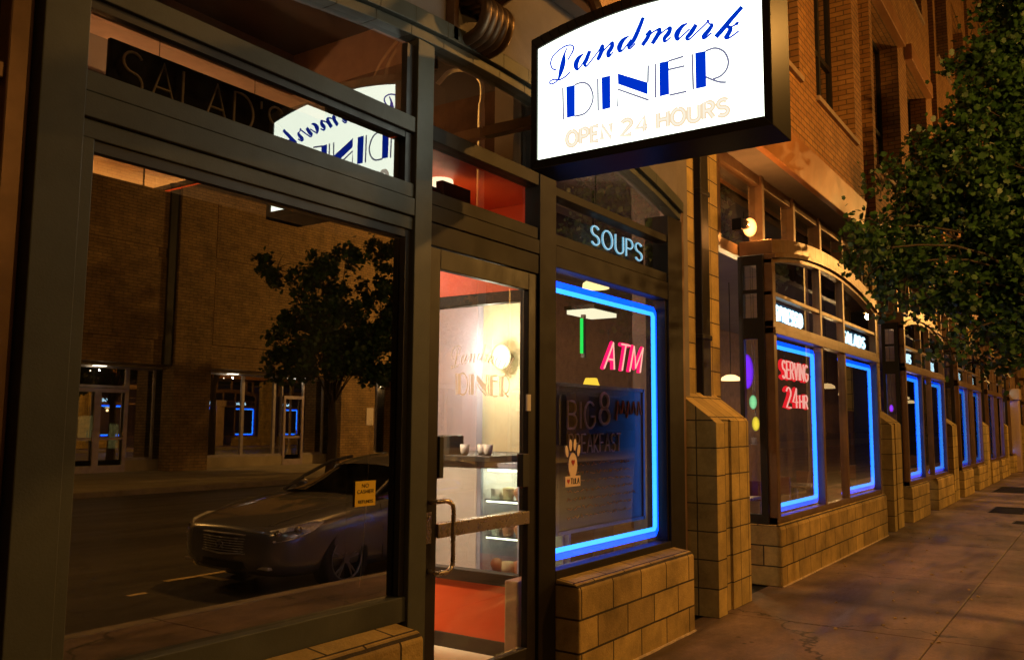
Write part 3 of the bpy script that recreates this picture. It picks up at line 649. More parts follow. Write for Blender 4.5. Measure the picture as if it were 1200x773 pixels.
part(MB().box(4.96, 5.06, 3.11, 3.16, 2.80, 3.12), 'trim', M['beam'])
# vestibule partition with wide window
PX = 5.0
v = MB(); v.box(PX, PX+.06, 3.10, 6.0, 2.53, 3.138); v.box(PX, PX+.06, 3.10, 3.25, .02, 2.53); v.box(PX, PX+.06, 3.25, 6.0, .13, .50)
VP = part(v, 'partition', M['red'])
vf = MB(); vf.box(PX-.015, PX+.07, 3.25, 6.0, 2.45, 2.53); vf.box(PX-.015, PX+.07, 3.252, 3.33, .58, 2.45); vf.box(PX-.02, PX+.07, 3.25, 6.0, .50, .58)
vf.box(PX-.012, PX+.07, 3.12, 6.0, .02, .13)
vf.build('partition_frame', M['frame_dark'], VP, bevel=.004)
MB().add([(PX+.03, 3.33, .58), (PX+.03, 6.0, .58), (PX+.03, 6.0, 2.45), (PX+.03, 3.33, 2.45)], [(0, 1, 2, 3)]).build('pane', M['glass'], VP)
part(MB().box(3.45, PX, 3.10, 6.0, .02, .03), 'vestibule_floor', M['cream'])
part(MB().box(3.45, PX+.06, 3.06, 6.0, 3.14, 3.16), 'vestibule_ceiling', M['red'])
part(MB().box(3.43, PX+.06, 3.06, 6.0, 3.162, 3.19), 'vestibule_roof', M['screen'])
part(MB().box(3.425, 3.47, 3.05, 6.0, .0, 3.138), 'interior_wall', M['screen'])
part(MB().box(PX, PX+.06, 3.34, 6.0, 3.192, 4.02), 'interior_wall', M['brownwall'])
part(MB().box(4.9, 5.2, 3.34, 3.5, 3.192, 4.02), 'interior_column', M['cream'])
part(MB().box(1.56, 1.61, 3.12, 8.0, 0.02, 4.02), 'interior_wall', M['backwall'])
part(MB().box(7.2, 7.3, 4.45, 5.05, .02, 4.02), 'interior_wall', M['cream']); part(MB().box(7.2, 7.3, 5.05, 6.4, .02, 4.02), 'interior_wall', M['cream'])
part(MB().box(7.10, 7.198, 5.26, 6.4, .02, 4.0), 'interior_wall', M['mauve'])
# side return at the left corner of the storefront
lr = MB(); lr.box(1.36, 1.438, 2.98, 3.06, 0, 4.46); lr.box(1.36, 1.438, 3.45, 3.6, 0, 4.46); lr.box(1.36, 1.438, 3.06, 3.45, 0, .7); lr.box(1.36, 1.438, 3.06, 3.45, 2.52, 2.72); lr.box(1.36, 1.438, 3.06, 3.45, 3.5, 4.46)
lr.box(1.33, 1.40, 3.0, 3.6, 2.74, 2.80)
part(lr, 'side_return', M['bay_frame'], bevel=.006)
part(MB().box(1.40, 1.41, 3.06, 3.45, .7, 3.5), 'side_glass', M['black'])
part(MB().box(.2, 1.36, 3.55, 3.75, 0, 4.46), 'wall', M['oldbrick'])
part(MB().box(-8, .2, 3.3, 3.9, 0, 13), 'wall', M['oldbrick'])

# ================================================================== SIGNS
XS = 3.95
def sarch(y): return 3.772-.205*(y-1.89)**2
SG = thing('blade_sign', (XS+.15, 1.9, 3.0), 'big white lit sign box hung over the sidewalk with blue diner lettering', 'sign')
ys = [2.525-(2.525-1.255)*i/24 for i in range(25)]
prof_in = [(ys[0], 3.05)]+[(y, sarch(y)) for y in ys]+[(ys[-1], 3.05)]
def off(y): return (y-1.89)*1.065+1.89
outer = [(off(ys[0])+.0, 3.0)]+[(off(y), sarch(y)+.06) for y in ys]+[(off(ys[-1]), 3.0)]
bx_ = MB(); inn = prof_in+[prof_in[0]]; out_ = outer+[outer[0]]
bx_.strip(inn, out_, 'x', XS-.012, XS+.28)
bx_.build('cabinet', M['signbox'], SG, bevel=.004)
def P_front(u, v, t): return (XS-t, u, v)
def P_back(u, v, t): return (XS+.268+t, 3.78-u, v)
for P, xx, nm in ((P_front, XS, 'front'), (P_back, XS+.268, 'back')):
    fm = MB(); vv = [(xx, y if nm == 'front' else y, z) for y, z in prof_in]
    fm.add(vv if nm == 'front' else vv, [tuple(range(len(vv)))]); fc = fm.build('sign_face', M['face'], SG)
    lm = MB()
    for s in SIGN_S: ribbon(lm, [(a, b, max(c*1.8, .009)) for a, b, c in catmull(s, 7)], P, .001, .003)
    for q in SIGN_Q: lm.add([P(a, b, .003) for a, b in q]+[P(a, b, .001) for a, b in q], [(0, 1, 2, 3), (7, 6, 5, 4), (0, 4, 5, 1), (1, 5, 6, 2), (2, 6, 7, 3), (3, 7, 4, 0)])
    lm.build('lettering', M['sblue'], fc)
    for s in SIGN_T: ribbon(MB(), [(a, b, .0105) for a, b in (catmull(s, 6) if len(s) > 3 else s)], P, .001, .0025).build("thin_lettering", M["sthin"], fc)
    for wd, u0, wdt in (('OPEN', 2.338, .268), ('24', 2.008, .148), ('HOURS', 1.800, .367)):
        om = MB(); im = MB()
        for p in strokes(wd, .080, wdt, .22):
            pts = [(u0-a, 3.094+b) for a, b in p]
            ribbon(om, [(a, b, .026) for a, b in pts], P, .001, .0025); ribbon(im, [(a, b, .010) for a, b in pts], P, .003, .0035)
        ho = om.build('hours_lettering', M['speach'], fc); im.build('hours_inlay', M['scream'], fc)
# hanging arms and conduit of the sign
br_ = MB(); br_.box(XS+.10, XS+.16, 2.56, 2.98, 3.30, 3.36); br_.box(XS+.04, XS+.22, 2.93, 2.96, 3.84, 4.2)
br_.tube(catmull([(XS+.13, 2.94, 4.10), (XS+.13, 2.75, 4.16), (XS+.13, 2.45, 4.10), (XS+.13, 2.25, 3.95), (XS+.13, 2.2, 3.78)], 6), .035, 10)
br_.tube(catmull([(XS+.20, 2.94, 4.2), (XS+.20, 2.70, 4.26), (XS+.2, 2.4, 4.2), (XS+.2, 2.1, 4.0), (XS+.2, 2.0, 3.8)], 6), .03, 10)
br_.build('hanging_arm', M['rust'], SG)
# old duct fitting on the wall over the door
VF = thing('wall_vent', (3.9, 2.9, 3.8), 'brown metal ribbed duct fitting with a tilted cap on the wall over the door', 'vent')
m = MB()
for k in range(5):
    x = 3.74+k*.055
    m.tube(catmull([(x+.05, 2.95, 4.02), (x+.02, 2.82, 4.00), (x, 2.74, 3.93), (x, 2.74, 3.86), (x+.015, 2.80, 3.79), (x+.04, 2.92, 3.77)], 5), .034, 10)
m.smooth().build('ribbed_duct', M['rust'], VF)
MB().prism([(3.70, 4.04), (4.02, 4.09), (4.02, 4.11), (3.70, 4.065)], 'y', 2.66, 2.95).build('cap', M['frame_dark'], VF, bevel=.004)
MB().box(3.66, 3.70, 2.90, 2.958, 3.74, 4.2).build('mounting_plate', M['bay_frame'], VF)

def neon_word(name, word, x0, z0, h, width, y, mats, label, cat='neon sign', r=.006, core=None, slant=0, backing=None, words=None):
    th = thing(name, (x0+width/2, y, z0), label, cat)
    mb = MB(); cb = MB()
    for wd, ax, az, ah, aw in (words or [(word, x0, z0, h, width)]):
        text_tubes(mb, wd, ax, y, az, ah, r, aw, slant=slant)
        if core: text_tubes(cb, wd, ax, y-r*1.1, az, ah, r*.42, aw, slant=slant)
    mb.build('lettering', M[mats], th)
    if core: cb.build('tube_core', M[core], th)
    if backing:
        MB().box(*backing).build('backing', M['screen'], th)
    wz = max(p[2]+p[3] for p in words) if words else z0+h
    wr = MB()
    for fx in (.2, .8): wr.tube([(x0+width*fx, y+.01, wz-.01), (x0+width*fx, y+.012, wz+.10)], .0015, 5)
    wr.build('hanging_wire', M['iron'], th)
    return th
neon_word('neon_sign', "SALAD'S", 1.83, 2.875, .165, .80, 3.085, 'neon_off', "unlit grey glass tube letters SALAD'S in the top left transom", r=.0055)
neon_word('neon_sign', 'SOUPS', 5.50, 2.915, .140, .84, 3.05, 'neon_s', 'ice blue neon word SOUPS in the transom above the ATM window', r=.0075, core='neon_w')
neon_word('neon_sign', 'ATM', 5.66, 2.01, .20, .60, 3.05, 'neon_m', 'pink neon letters ATM hanging in the window right of the door', r=.016, core='neon_rc', slant=.34)
neon_word('neon_sign', '', 9.50, 1.80, .2, 1.1, BY+.12, 'neon_r', 'red neon words SERVING 24 HR in the nearest bay window', r=.023, core='neon_rc',
          words=[('SERVING', 9.50, 2.12, .19, .98), ('24', 9.62, 1.80, .22, .42), ('HR', 10.12, 1.80, .15, .32)])
def lightbox(x0, x1, label, word):
    th = thing('lit_word_sign', ((x0+x1)/2, BY+.10, 2.72), label, 'lit sign')
    MB().box(x0-.03, x1+.03, BY+.10, BY+.13, 2.71, 2.93).build('box', surf('navy_panel', (.06, .12, .22), rough=.5), th)
    mb = MB(); text_tubes(mb, word, x0, BY+.082, 2.735, .15, .016, x1-x0, sp=.3); mb.build('lettering', M['neon_w4'], th)
c0 = BC[0][0]
lightbox(9.12, 10.25, 'white glowing word ESPRESSO above the red neon in the nearest bay', 'ESPRESSO')
lightbox(12.15, 13.45, 'white glowing word at the far end of the nearest bay above its second blue border', 'SALADS')
for (cols, ai), nm in zip(BC[1:], ('second', 'third', 'fourth', 'fifth', 'sixth', 'seventh')):
    lightbox(cols[0]+.05, cols[0]+.9, 'white glowing word at the near end of the %s bay window' % nm, 'SOUPS')
    lightbox(cols[2]+.05, cols[2]+.9, 'white glowing word at the far end of the %s bay window' % nm, 'SALADS')
def border(x0, x1, z0, z1, y, label, r=.017, group=None):
    th = thing('neon_border', ((x0+x1)/2, y, z0), label, 'neon light', group)
    e = .045
    MB().tube([(x0, y, z1), (x1-.02, y, z1), (x1, y, z1-.02), (x1, y, z0+.02), (x1-.02, y, z0), (x0, y, z0)], r, 10).build('cyan_tube', M['neon_c'], th)
    MB().tube([(x0, y+.012, z1+e), (x1+e-.03, y+.012, z1+e), (x1+e, y+.012, z1+e-.03), (x1+e, y+.012, z0-e+.03), (x1+e-.03, y+.012, z0-e), (x0, y+.012, z0-e)], r*1.25, 8).build('blue_tube', M['neon_b'], th)
    st = MB()
    for f in (.15, .5, .85):
        st.box(x0+(x1-x0)*f-.006, x0+(x1-x0)*f+.006, y+.012, y+.03, z1-.015, z1+e+.015); st.box(x1-.015, x1+e+.015, y+.012, y+.03, z0+(z1-z0)*f-.006, z0+(z1-z0)*f+.006)
    st.build('tube_clip', M['black'], th)
border(4.86, 6.50, .775, 2.50, 3.03, 'blue neon border round the ATM window right of the door')
for i, ((cols, ai), nm) in enumerate(zip(BC, ('nearest', 'second', 'third', 'fourth', 'fifth', 'sixth', 'seventh'))):
    rr = .022 if i == 0 else .03
    border(cols[0]+.02, cols[1]-.15, .77, 2.44, BY+.085, 'blue neon border in the near pane of the %s bay window' % nm, rr)
    border(cols[2]+.06, cols[3]-.13, .77, 2.44, BY+.085, 'blue neon border in the far pane of the %s bay window' % nm, rr)
# stickers and poster
def sheet(name, x0, x1, z0, z1, y, mat, label, cat):
    return thing(name, ((x0+x1)/2, y, z0), label, cat), MB().box(x0, x1, y-.001, y+.001, z0, z1)
th, mb = sheet('sticker', 3.06, 3.20, 1.20, 1.32, GY-.006, None, 'small yellow notice sticker low on the large dark window', 'sticker')
mb.build('sheet', surf('yellow_paper', (.85, .55, .03), rough=.6, var=.1), th)
yt = MB()
for wd, a, z, h, w_ in (('NO', 3.105, 1.290, .016, .045), ('CASHIER', 3.075, 1.262, .016, .11), ('REFUNDS', 3.082, 1.215, .014, .10)): text_tubes(yt, wd, a, GY-.008, z, h, .0016, w_, n=4)
yt.build('print', M['black'], th)
th, mb = sheet('sticker', 4.955, 5.10, 1.30, 1.31, GY-.006, None, 'paw shaped sticker with a red heart on the ATM window glass', 'sticker')
px, pz = 5.12, 1.325
pw = MB(); yv = GY-.006
def disc(mb, cx, cz, rx, rz, y, tilt=0, n=18):
    pts = []
    for i in range(n):
        a = 2*math.pi*i/n; u, v_ = rx*math.cos(a), rz*math.sin(a)
        pts.append((cx+u*math.cos(tilt)-v_*math.sin(tilt), cz+u*math.sin(tilt)+v_*math.cos(tilt)))
    mb.prism(pts, 'y', y-.001, y+.001)
disc(pw, px, pz, .058, .085, yv)
for dx, dz, tl in ((-.078, .095, .25), (-.030, .135, .05), (.028, .137, -.05), (.078, .098, -.25)): disc(pw, px+dx, pz+dz, .020, .040, yv, tl)
pw.box(px-.10, px+.10, yv-.0015, yv+.0015, 1.185, 1.255)
pw.build('sheet', surf('cream_paper', (.92, .70, .52), rough=.6, var=.06), th)
hm = MB()
def heart(mb, cx, cz, s, y):
    pts = [(cx+s*.0625*16*math.sin(t)**3, cz+s*.0625*(13*math.cos(t)-5*math.cos(2*t)-2*math.cos(3*t)-math.cos(4*t))) for t in [2*math.pi*i/20 for i in range(20)]]
    mb.prism(pts, 'y', y-.002, y-.001)
heart(hm, px, pz+.02, .024, yv-.001); heart(hm, px-.062, 1.222, .018, yv-.001)
hm.build('heart', surf('red_ink', (.45, .02, .01), rough=.6), th)
tt = MB(); text_tubes(tt, 'TULA', px-.03, yv-.003, 1.203, .036, .003, .11, n=4); tt.build('print', M['black'], th)
th, mb = sheet('menu_board', 5.10, 6.40, .88, 1.86, 3.09, None, 'dark hand lettered breakfast board behind the ATM window', 'menu board')
mb.build('board', surf('chalk_board', (.02, .014, .012), rough=.45, var=.5, nscale=5), th)
fb = MB(); fb.box(5.08, 6.42, 3.078, 3.102, 1.86, 1.885); fb.box(5.08, 6.42, 3.078, 3.102, .855, .88); fb.box(5.06, 5.10, 3.078, 3.102, .855, 1.885); fb.box(6.40, 6.43, 3.078, 3.102, .855, 1.885); fb.build('board_frame', surf('grey_board_frame', (.10, .09, .12), rough=.5), th)
ck = surf('chalk_lettering', (.8, .62, .62), rough=.8); ck2 = surf('orange_chalk', (.8, .30, .08), rough=.8, var=.5)
tt = MB(); text_tubes(tt, 'BIG', 5.22, 3.084, 1.57, .19, .009, .38); text_tubes(tt, '8', 5.68, 3.084, 1.60, .23, .013, .15)
text_tubes(tt, 'BREAKFAST', 5.24, 3.084, 1.40, .13, .007, .78, n=4); tt.build('lettering', ck, th)
rnd = random.Random(5); tt = MB()
for row in range(7):
    z = 1.32-row*.06; x = 5.22
    while x < 6.2:
        l = rnd.uniform(.03, .10); tt.tube([(x+l*k/4, 3.085, z+rnd.uniform(-.012, .012)) for k in range(5)], .003, 4); x += l+.03
for k in range(5): tt.tube([(5.95+.09*k, 3.085, 1.66+rnd.uniform(-.03, .03)), (5.98+.09*k, 3.085, 1.78), (6.02+.09*k, 3.085, 1.68)], .007, 5)
tt.build('small_lettering', ck2, th)
tag(MB().tube([(3.235, 3.06, 1.62), (3.22, 3.06, 1.2), (3.185, 3.06, .80)], .003, 6).build('hanging_cord', M['neon_off']), 'thin pale cord hanging behind the large dark window', 'cord')

# ================================================================== INTERIOR THINGS
CT = thing('counter', (6.0, 5.0, .02), 'white service counter with a black top seen through the door', 'counter')
MB().box(5.6, 6.6, 4.14, 5.9, .02, 1.30).build('counter_body', M['white'], CT, bevel=.006)
MB().box(5.55, 6.65, 3.98, 5.95, 1.30, 1.345).build('counter_top', M['black'], CT, bevel=.004)
DC = thing('display_case', (5.85, 3.9, .02), 'lit pastry display case with glass front at the end of the counter', 'display case')
m = MB(); m.box(5.6, 6.35, 3.72, 4.138, .02, .42); m.box(5.6, 6.35, 3.72, 4.138, 1.25, 1.295)
m.box(5.6, 5.63, 4.10, 4.138, .42, 1.25); m.box(5.6, 5.63, 3.72, 3.75, .42, 1.25); m.box(6.32, 6.35, 3.72, 4.138, .42, 1.25)
m.build('case_frame', surf('case_bluegrey', (.40, .42, .52), rough=.4), DC)
sh = MB()
for z in (.44, .72, 1.0): sh.box(5.64, 6.31, 3.76, 4.09, z, z+.012)
sh.build('shelf', glass('shelf_glass', .1, (.9, .95, .9)), DC)
cl_ = MB(); cl_.box(5.66, 6.30, 3.80, 4.08, 1.225, 1.245)
for z in (.705, .985): cl_.box(5.66, 5.70, 3.78, 4.09, z, z+.012)
cl_.build('case_light', emit('case_light', (.95, 1, .72), 9), DC)
MB().box(6.28, 6.30, 3.76, 4.09, .44, 1.22).build('case_back', M['cream'], DC)
MB().add([(5.602, 3.75, .42), (5.602, 4.10, .42), (5.602, 4.10, 1.25), (5.602, 3.75, 1.25)], [(0, 1, 2, 3)]).build('case_glass', M['glass'], DC)
rnd = random.Random(3)
FOODC = [(.45, .12, .05), (.75, .60, .30), (.30, .12, .05), (.85, .8, .65), (.6, .25, .10)]
foodm = [surf('pastry_%s' % n_, c, rough=.6) for n_, c in zip(('cherry', 'custard', 'cocoa', 'cream', 'crust'), FOODC)]
k = 0
for z in (.452, .732, 1.012):
    for j in range(3):
        y = 3.80+.11*j; kind = rnd.randrange(3); mt = foodm[rnd.randrange(5)]; c = (5.74, y+.02, z)
        mb = MB()
        if kind == 0: mb.lathe(c, [(.04, 0), (.045, .02), (.05, .07), (.048, .085), (.02, .09)], 16)
        elif kind == 1: mb.lathe(c, [(.03, 0), (.045, .03), (.052, .055), (.035, .085), (.01, .095)], 14)
        else: mb.lathe(c, [(.052, 0), (.053, .035), (.050, .04), (.052, .075), (.01, .078)], 18)
        nm = ('cake', 'muffin', 'layer_cake')[kind]
        lev = {.452: 'bottom', .732: 'middle', 1.012: 'top'}[z]; pos = ('right', 'centre', 'left')[j]
        tag(mb.smooth().build(nm, mt), 'small %s at the %s of the %s shelf in the lit pastry case' % (nm.replace('_', ' '), pos, lev), 'pastry', 'pastries in the display case')
WLp = thing('wall_lamp', (7.1, 4.93, 2.2), 'round glowing warm wall lamp seen through the door glass', 'lamp')
MB().ball((7.05, 4.93, 2.26), .10, sz=1.3).smooth().build('globe', softglow('warm_globe', (1, .86, .45), 7), WLp)
MB().lathe((7.12, 4.93, 2.26), [(.05, 0), (.05, .08)], 14, 'x').build('mount', M['steel'], WLp)
lamp('wall_lamp_light', (6.85, 4.93, 2.26), 62, (1, .90, .66), WLp, .1)
for (x, y), nm in zip(((5.72, 4.12), (5.80, 4.24), (5.70, 4.34)), ('white cup nearest the pastry case on the black counter', 'white cup set back in the middle on the black counter', 'white cup nearest the till on the black counter')):
    tag(MB().lathe((x, y, 1.346), [(.025, 0), (.036, .03), (.04, .085), (.036, .085), (.03, .02)], 16).smooth().build('cup', M['white']), nm, 'cup')
th = thing('fill_spotlight', (4.1, 5.3, 2.95), 'added unseen spotlight inside the entrance brightening the counter', 'spotlight')  # added spotlight, no such fitting known, brightens the counter face
MB().lathe((4.1, 5.3, 2.92), [(.05, 0), (.06, .12), (.03, .15), (.015, .22)], 14).build('housing', M['iron'], th)
sl_ = lamp('counter_fill_beam', (4.1, 5.3, 2.90), 900, (1, .76, .52), th, .04, 'SPOT', spot=50, blend=.8)
sl_.rotation_euler = (Vector((5.6, 4.45, .95))-Vector((4.1, 5.3, 2.9))).to_track_quat('-Z', 'Y').to_euler()
tag(MB().box(5.7, 5.9, 4.5, 4.75, 1.346, 1.50).build('cash_box', M['iron'], bevel=.01), 'dark till box standing on the black counter top', 'till')
tag(MB().box(4.72, 4.95, 3.16, 3.26, .03, .60).build('bin', surf('tan_bin', (.62, .42, .24), rough=.6), bevel=.01), 'tan upright bin inside the door beside the red partition', 'bin')
def ceiling_lamp(x, y, z, col, e, label, r=.10, mat=None):
    th = thing('ceiling_lamp', (x, y, z), label, 'lamp')
    MB().lathe((x, y, z), [(r, 0), (r*.95, .05), (r*.5, .09), (.02, .10)], 18).build('shade', mat or emit('shade_glow', col, 2.2), th)
    MB().tube([(x, y, z+.10), (x, y, 4.02)], .008, 6).build('rod', M['iron'], th)
    lamp('ceiling_lamp_light', (x, y, z-.12), e, col, th, .08)
WARM = (1, .62, .25)
th = thing('vestibule_fill_lamp', (4.2, 3.42, 2.9), 'added warm ceiling lamp lighting the red panel over the door', 'lamp')  # added lamp hidden behind the header to light the red transom panel
MB().lathe((4.2, 3.42, 2.93), [(.10, 0), (.11, .03), (.08, .205)], 20).build('shade', M['vglow'], th); lamp('vestibule_fill', (4.2, 3.42, 2.84), 7, (1, .74, .45), th, .12)
th = thing('vestibule_fill_lamp', (4.0, 4.8, 3.02), 'second added ceiling lamp inside the entrance brightening the counter', 'lamp')  # added lamp kept out of view to brighten partition and counter
MB().lathe((4.0, 4.8, 3.04), [(.12, 0), (.13, .03), (.12, .098)], 20).build('shade', M['vglow'], th); lamp('vestibule_fill', (4.0, 4.8, 2.96), 70, (1, .80, .55), th, .12)
ceiling_lamp(2.4, 5.6, 3.05, (1, .55, .24), 55, 'warm lamp glowing behind the dark window screen')
lamp('case_glow', (5.95, 3.92, 1.18), 4, (.95, 1, .72), DC, .05)
ceiling_lamp(4.6, 7.3, 2.9, (1, .55, .18), 300, 'added warm lamp brightening the back wall behind the transoms')  # added hidden lamp that brightens the back wall
ceiling_lamp(5.33, 5.0, 3.2, (1, .78, .55), 100, 'added warm lamp brightening the service counter')  # added lamp that brightens the counter front
ceiling_lamp(7.3, 4.0, 2.9, (1, .75, .3), 3, 'shaded lamp behind the ATM window', .13)
for i, x in enumerate((10.8, 14.2, 18.0, 22.0, 26.0, 30.5)):
    ceiling_lamp(x, 5.2 if i % 2 else 4.6, 2.35, (1, .66, .28), 60, ('hanging dining room lamp behind the near bay', 'hanging dining room lamp past the near bay', 'hanging dining room lamp behind the second bay', 'hanging dining room lamp behind the third bay', 'hanging dining room lamp past the third bay', 'last hanging dining room lamp behind the farthest bay')[i], .16)
for x, y, z, col, nm, s in ((9.5, 3.29, 2.2, (.18, .02, 1), 'purple', 1.6), (9.6, 3.262, 1.86, (.35, 1, .45), 'green', 1.0), (9.7, 3.27, 1.62, (1, .75, .05), 'yellow', 1.2), (20.6, 3.9, 2.0, (.3, .03, 1), 'violet', 1.4)):
    th = thing('glass_lamp', (x, y, z), 'small %s glass lamp glowing behind the bay side pane' % nm, 'lamp')
    MB().ball((x, y, z), .075 if nm == 'purple' else .045, sz=2.6 if nm == 'purple' else 1.8).smooth().build('shade', softglow(nm+'_glow', col, s*.8), th)
    MB().tube([(x, y, z+.10), (x, y, 4.02)], .004, 5).build('cord', M['iron'], th)
th = thing('neon_bar', (7.5, 4.2, 1.9), 'short green neon bar glowing deep behind the ATM window', 'neon light')
MB().tube([(7.3, 4.156, 2.28), (7.3, 4.156, 2.62)], .016, 8).build('tube', emit('neon_green', (.02, 1, .12), 1.2), th)
MB().box(7.32, 7.35, 4.136, 4.176, 2.24, 2.66).build('tube_holder', M['black'], th)
th = thing('table_lamp', (7.0, 3.95, 1.6), 'small lamp with a glowing yellow shade behind the ATM window', 'lamp')
MB().lathe((6.9, 3.83, 1.88), [(.10, 0), (.055, .13), (.05, .135)], 18).build('lamp_shade', emit('yellow_shade', (1, .62, .05), 1.6), th)
MB().lathe((6.9, 3.83, 1.36), [(.06, 0), (.05, .02), (.015, .05), (.015, .54)], 14).build('lamp_base', M['iron'], th)
tag(MB().box(6.72, 7.08, 3.70, 4.05, .02, 1.358).build('sideboard', M['woodf'], bevel=.01), 'dark cabinet under the yellow table lamp', 'cabinet')
th = thing('ceiling_panel_light', (6.2, 3.6, 3.0), 'pale ceiling panel light behind the top of the ATM window', 'lamp')
MB().box(7.5, 8.0, 4.14, 4.44, 2.70, 2.74).build('diffuser', emit('panel_glow', (1, .92, .62), 1.5), th)
MB().box(7.48, 8.02, 4.12, 4.46, 2.742, 2.78).build('housing', M['frame_dark'], th)
MB().tube([(7.8, 4.3, 2.78), (7.8, 4.3, 4.02)], .01, 6).build('rod', M['iron'], th)
# dining tables and chairs
tmat = surf('table_top', (.24, .11, .05), rough=.3); cmat = surf('chair_metal', (.35, .33, .32), rough=.3, metal=.7); seatm = surf('chair_seat', (.20, .04, .03), rough=.45)
def table(x, y, nth):
    th = thing('dining_table', (x, y, .02), 'brown dining table behind the %s' % nth, 'table', 'dining tables by the windows')
    MB().box(x-.35, x+.35, y-.35, y+.35, .74, .775).build('tabletop', tmat, th, bevel=.008)
    MB().lathe((x, y, .02), [(.24, 0), (.22, .02), (.04, .05), (.035, .72)], 16).build('leg', M['iron'], th)
def chair(x, y, d, nth):
    th = thing('dining_chair', (x, y, .02), 'metal dining chair at the %s' % nth, 'chair', 'dining chairs by the windows')
    MB().box(x-.2, x+.2, y-.2, y+.2, .44, .48).build('seat', seatm, th, bevel=.01)
    bx0 = x+d*.18
    MB().box(bx0-.015, bx0+.015, y-.19, y+.19, .68, .92).build('backrest', seatm, th, bevel=.008)
    for sx in (-1, 1):
        for sy in (-1, 1):
            top = .90 if sx == d else .44
            MB().tube([(x+sx*.2, y+sy*.19, .02), (x+sx*.18, y+sy*.18, .44), (x+sx*.18, y+sy*.18, top)], .011, 6).build('leg', cmat, th)
for i, (x, nm) in enumerate(((9.9, 'near pane of the nearest bay'), (12.7, 'far pane of the nearest bay'), (17.0, 'near pane of the second bay'), (19.6, 'far pane of the second bay'), (23.6, 'near pane of the third bay'), (26.0, 'far pane of the third bay'))):
    table(x, 3.75, nm)
    chair(x-.62, 3.75, -1, 'near side of the table, '+nm.replace(' pane of the', ' half of')); chair(x+.62, 3.75, 1, 'far side of the table, '+nm.replace(' pane of the', ' half of'))

# ================================================================== LIT WALL LAMP ABOVE FIRST BAY
th = thing('bulkhead_lamp', (8.80, 3.1, 3.56), 'bright bare orange lamp on the pilaster above the nearest bay', 'lamp')
MB().ball((8.82, 2.99, 3.67), .075, sx=1.0, sz=1.35).smooth().build('bulb', softglow('hot_bulb', (1, .40, .09), 5.5), th)
MB().lathe((8.62, 2.99, 3.67), [(.05, 0), (.05, .06), (.035, .12)], 14, 'x').build('lamp_holder', M['steel'], th)
MB().box(8.56, 8.62, 2.99, 3.09, 3.60, 3.72).build('mounting_plate', M['frame_dark'], th)
lamp('bulkhead_light', (8.98, 2.90, 3.70), 38, (1, .40, .09), th, .07)

# ================================================================== STREET LAMPS
def street_lamp(x, y, h, d, label, e, col=SOD, reach=1.1, group='gooseneck street lamps'):
    th = thing('street_lamp', (x, y, 0), label, 'street lamp', group)
    MB().lathe((x, y, 0), [(.14, 0), (.14, .12), (.09, .35), (.06, .5), (.045, h-.5), (.038, h-.35)], 16).build('pole', M['galv'], th)
    pts = catmull([(x, y, h-.4), (x, y, h-.1), (x, y+d*.2, h+.12), (x, y+d*.5, h+.18), (x, y+d*reach*.8, h+.08), (x, y+d*reach, h-.04)], 5)
    MB().tube(pts, .03, 8).build('arm', M['galv'], th)
    hx = y+d*reach
    hd = MB().lathe((x, hx, h-.22), [(.17, 0), (.16, .06), (.07, .14), (.04, .2)], 18).build('lamp_head', M['iron'], th)
    MB().ball((x, hx, h-.22), .10, sz=.6).smooth().build('bulb', emit('sodium_bulb', (1, .55, .18), 12), hd)
    lamp('street_lamp_light', (x, hx, h-.36), e, col, th, .10)
    return th
street_lamp(8.5, -.30, 5.95, -1, 'gooseneck street lamp on the near kerb beside the parked car', 700, (1.0, .45, .09), .85)
street_lamp(1.2, -.22, 6.4, -1, 'gooseneck street lamp on the near kerb left of the camera', 150, (1, .50, .13))
street_lamp(21.5, -.22, 5.95, -1, 'gooseneck street lamp on the near kerb by the third bay', 800)
street_lamp(33.5, -.22, 5.95, -1, 'gooseneck street lamp on the near kerb by the farthest bay', 700)
street_lamp(5.5, -13.6, 7.2, 1, 'gooseneck street lamp on the far kerb left of the far tree', 850)
street_lamp(28.5, -13.6, 7.2, 1, 'gooseneck street lamp on the far kerb right of the far trees', 3200)

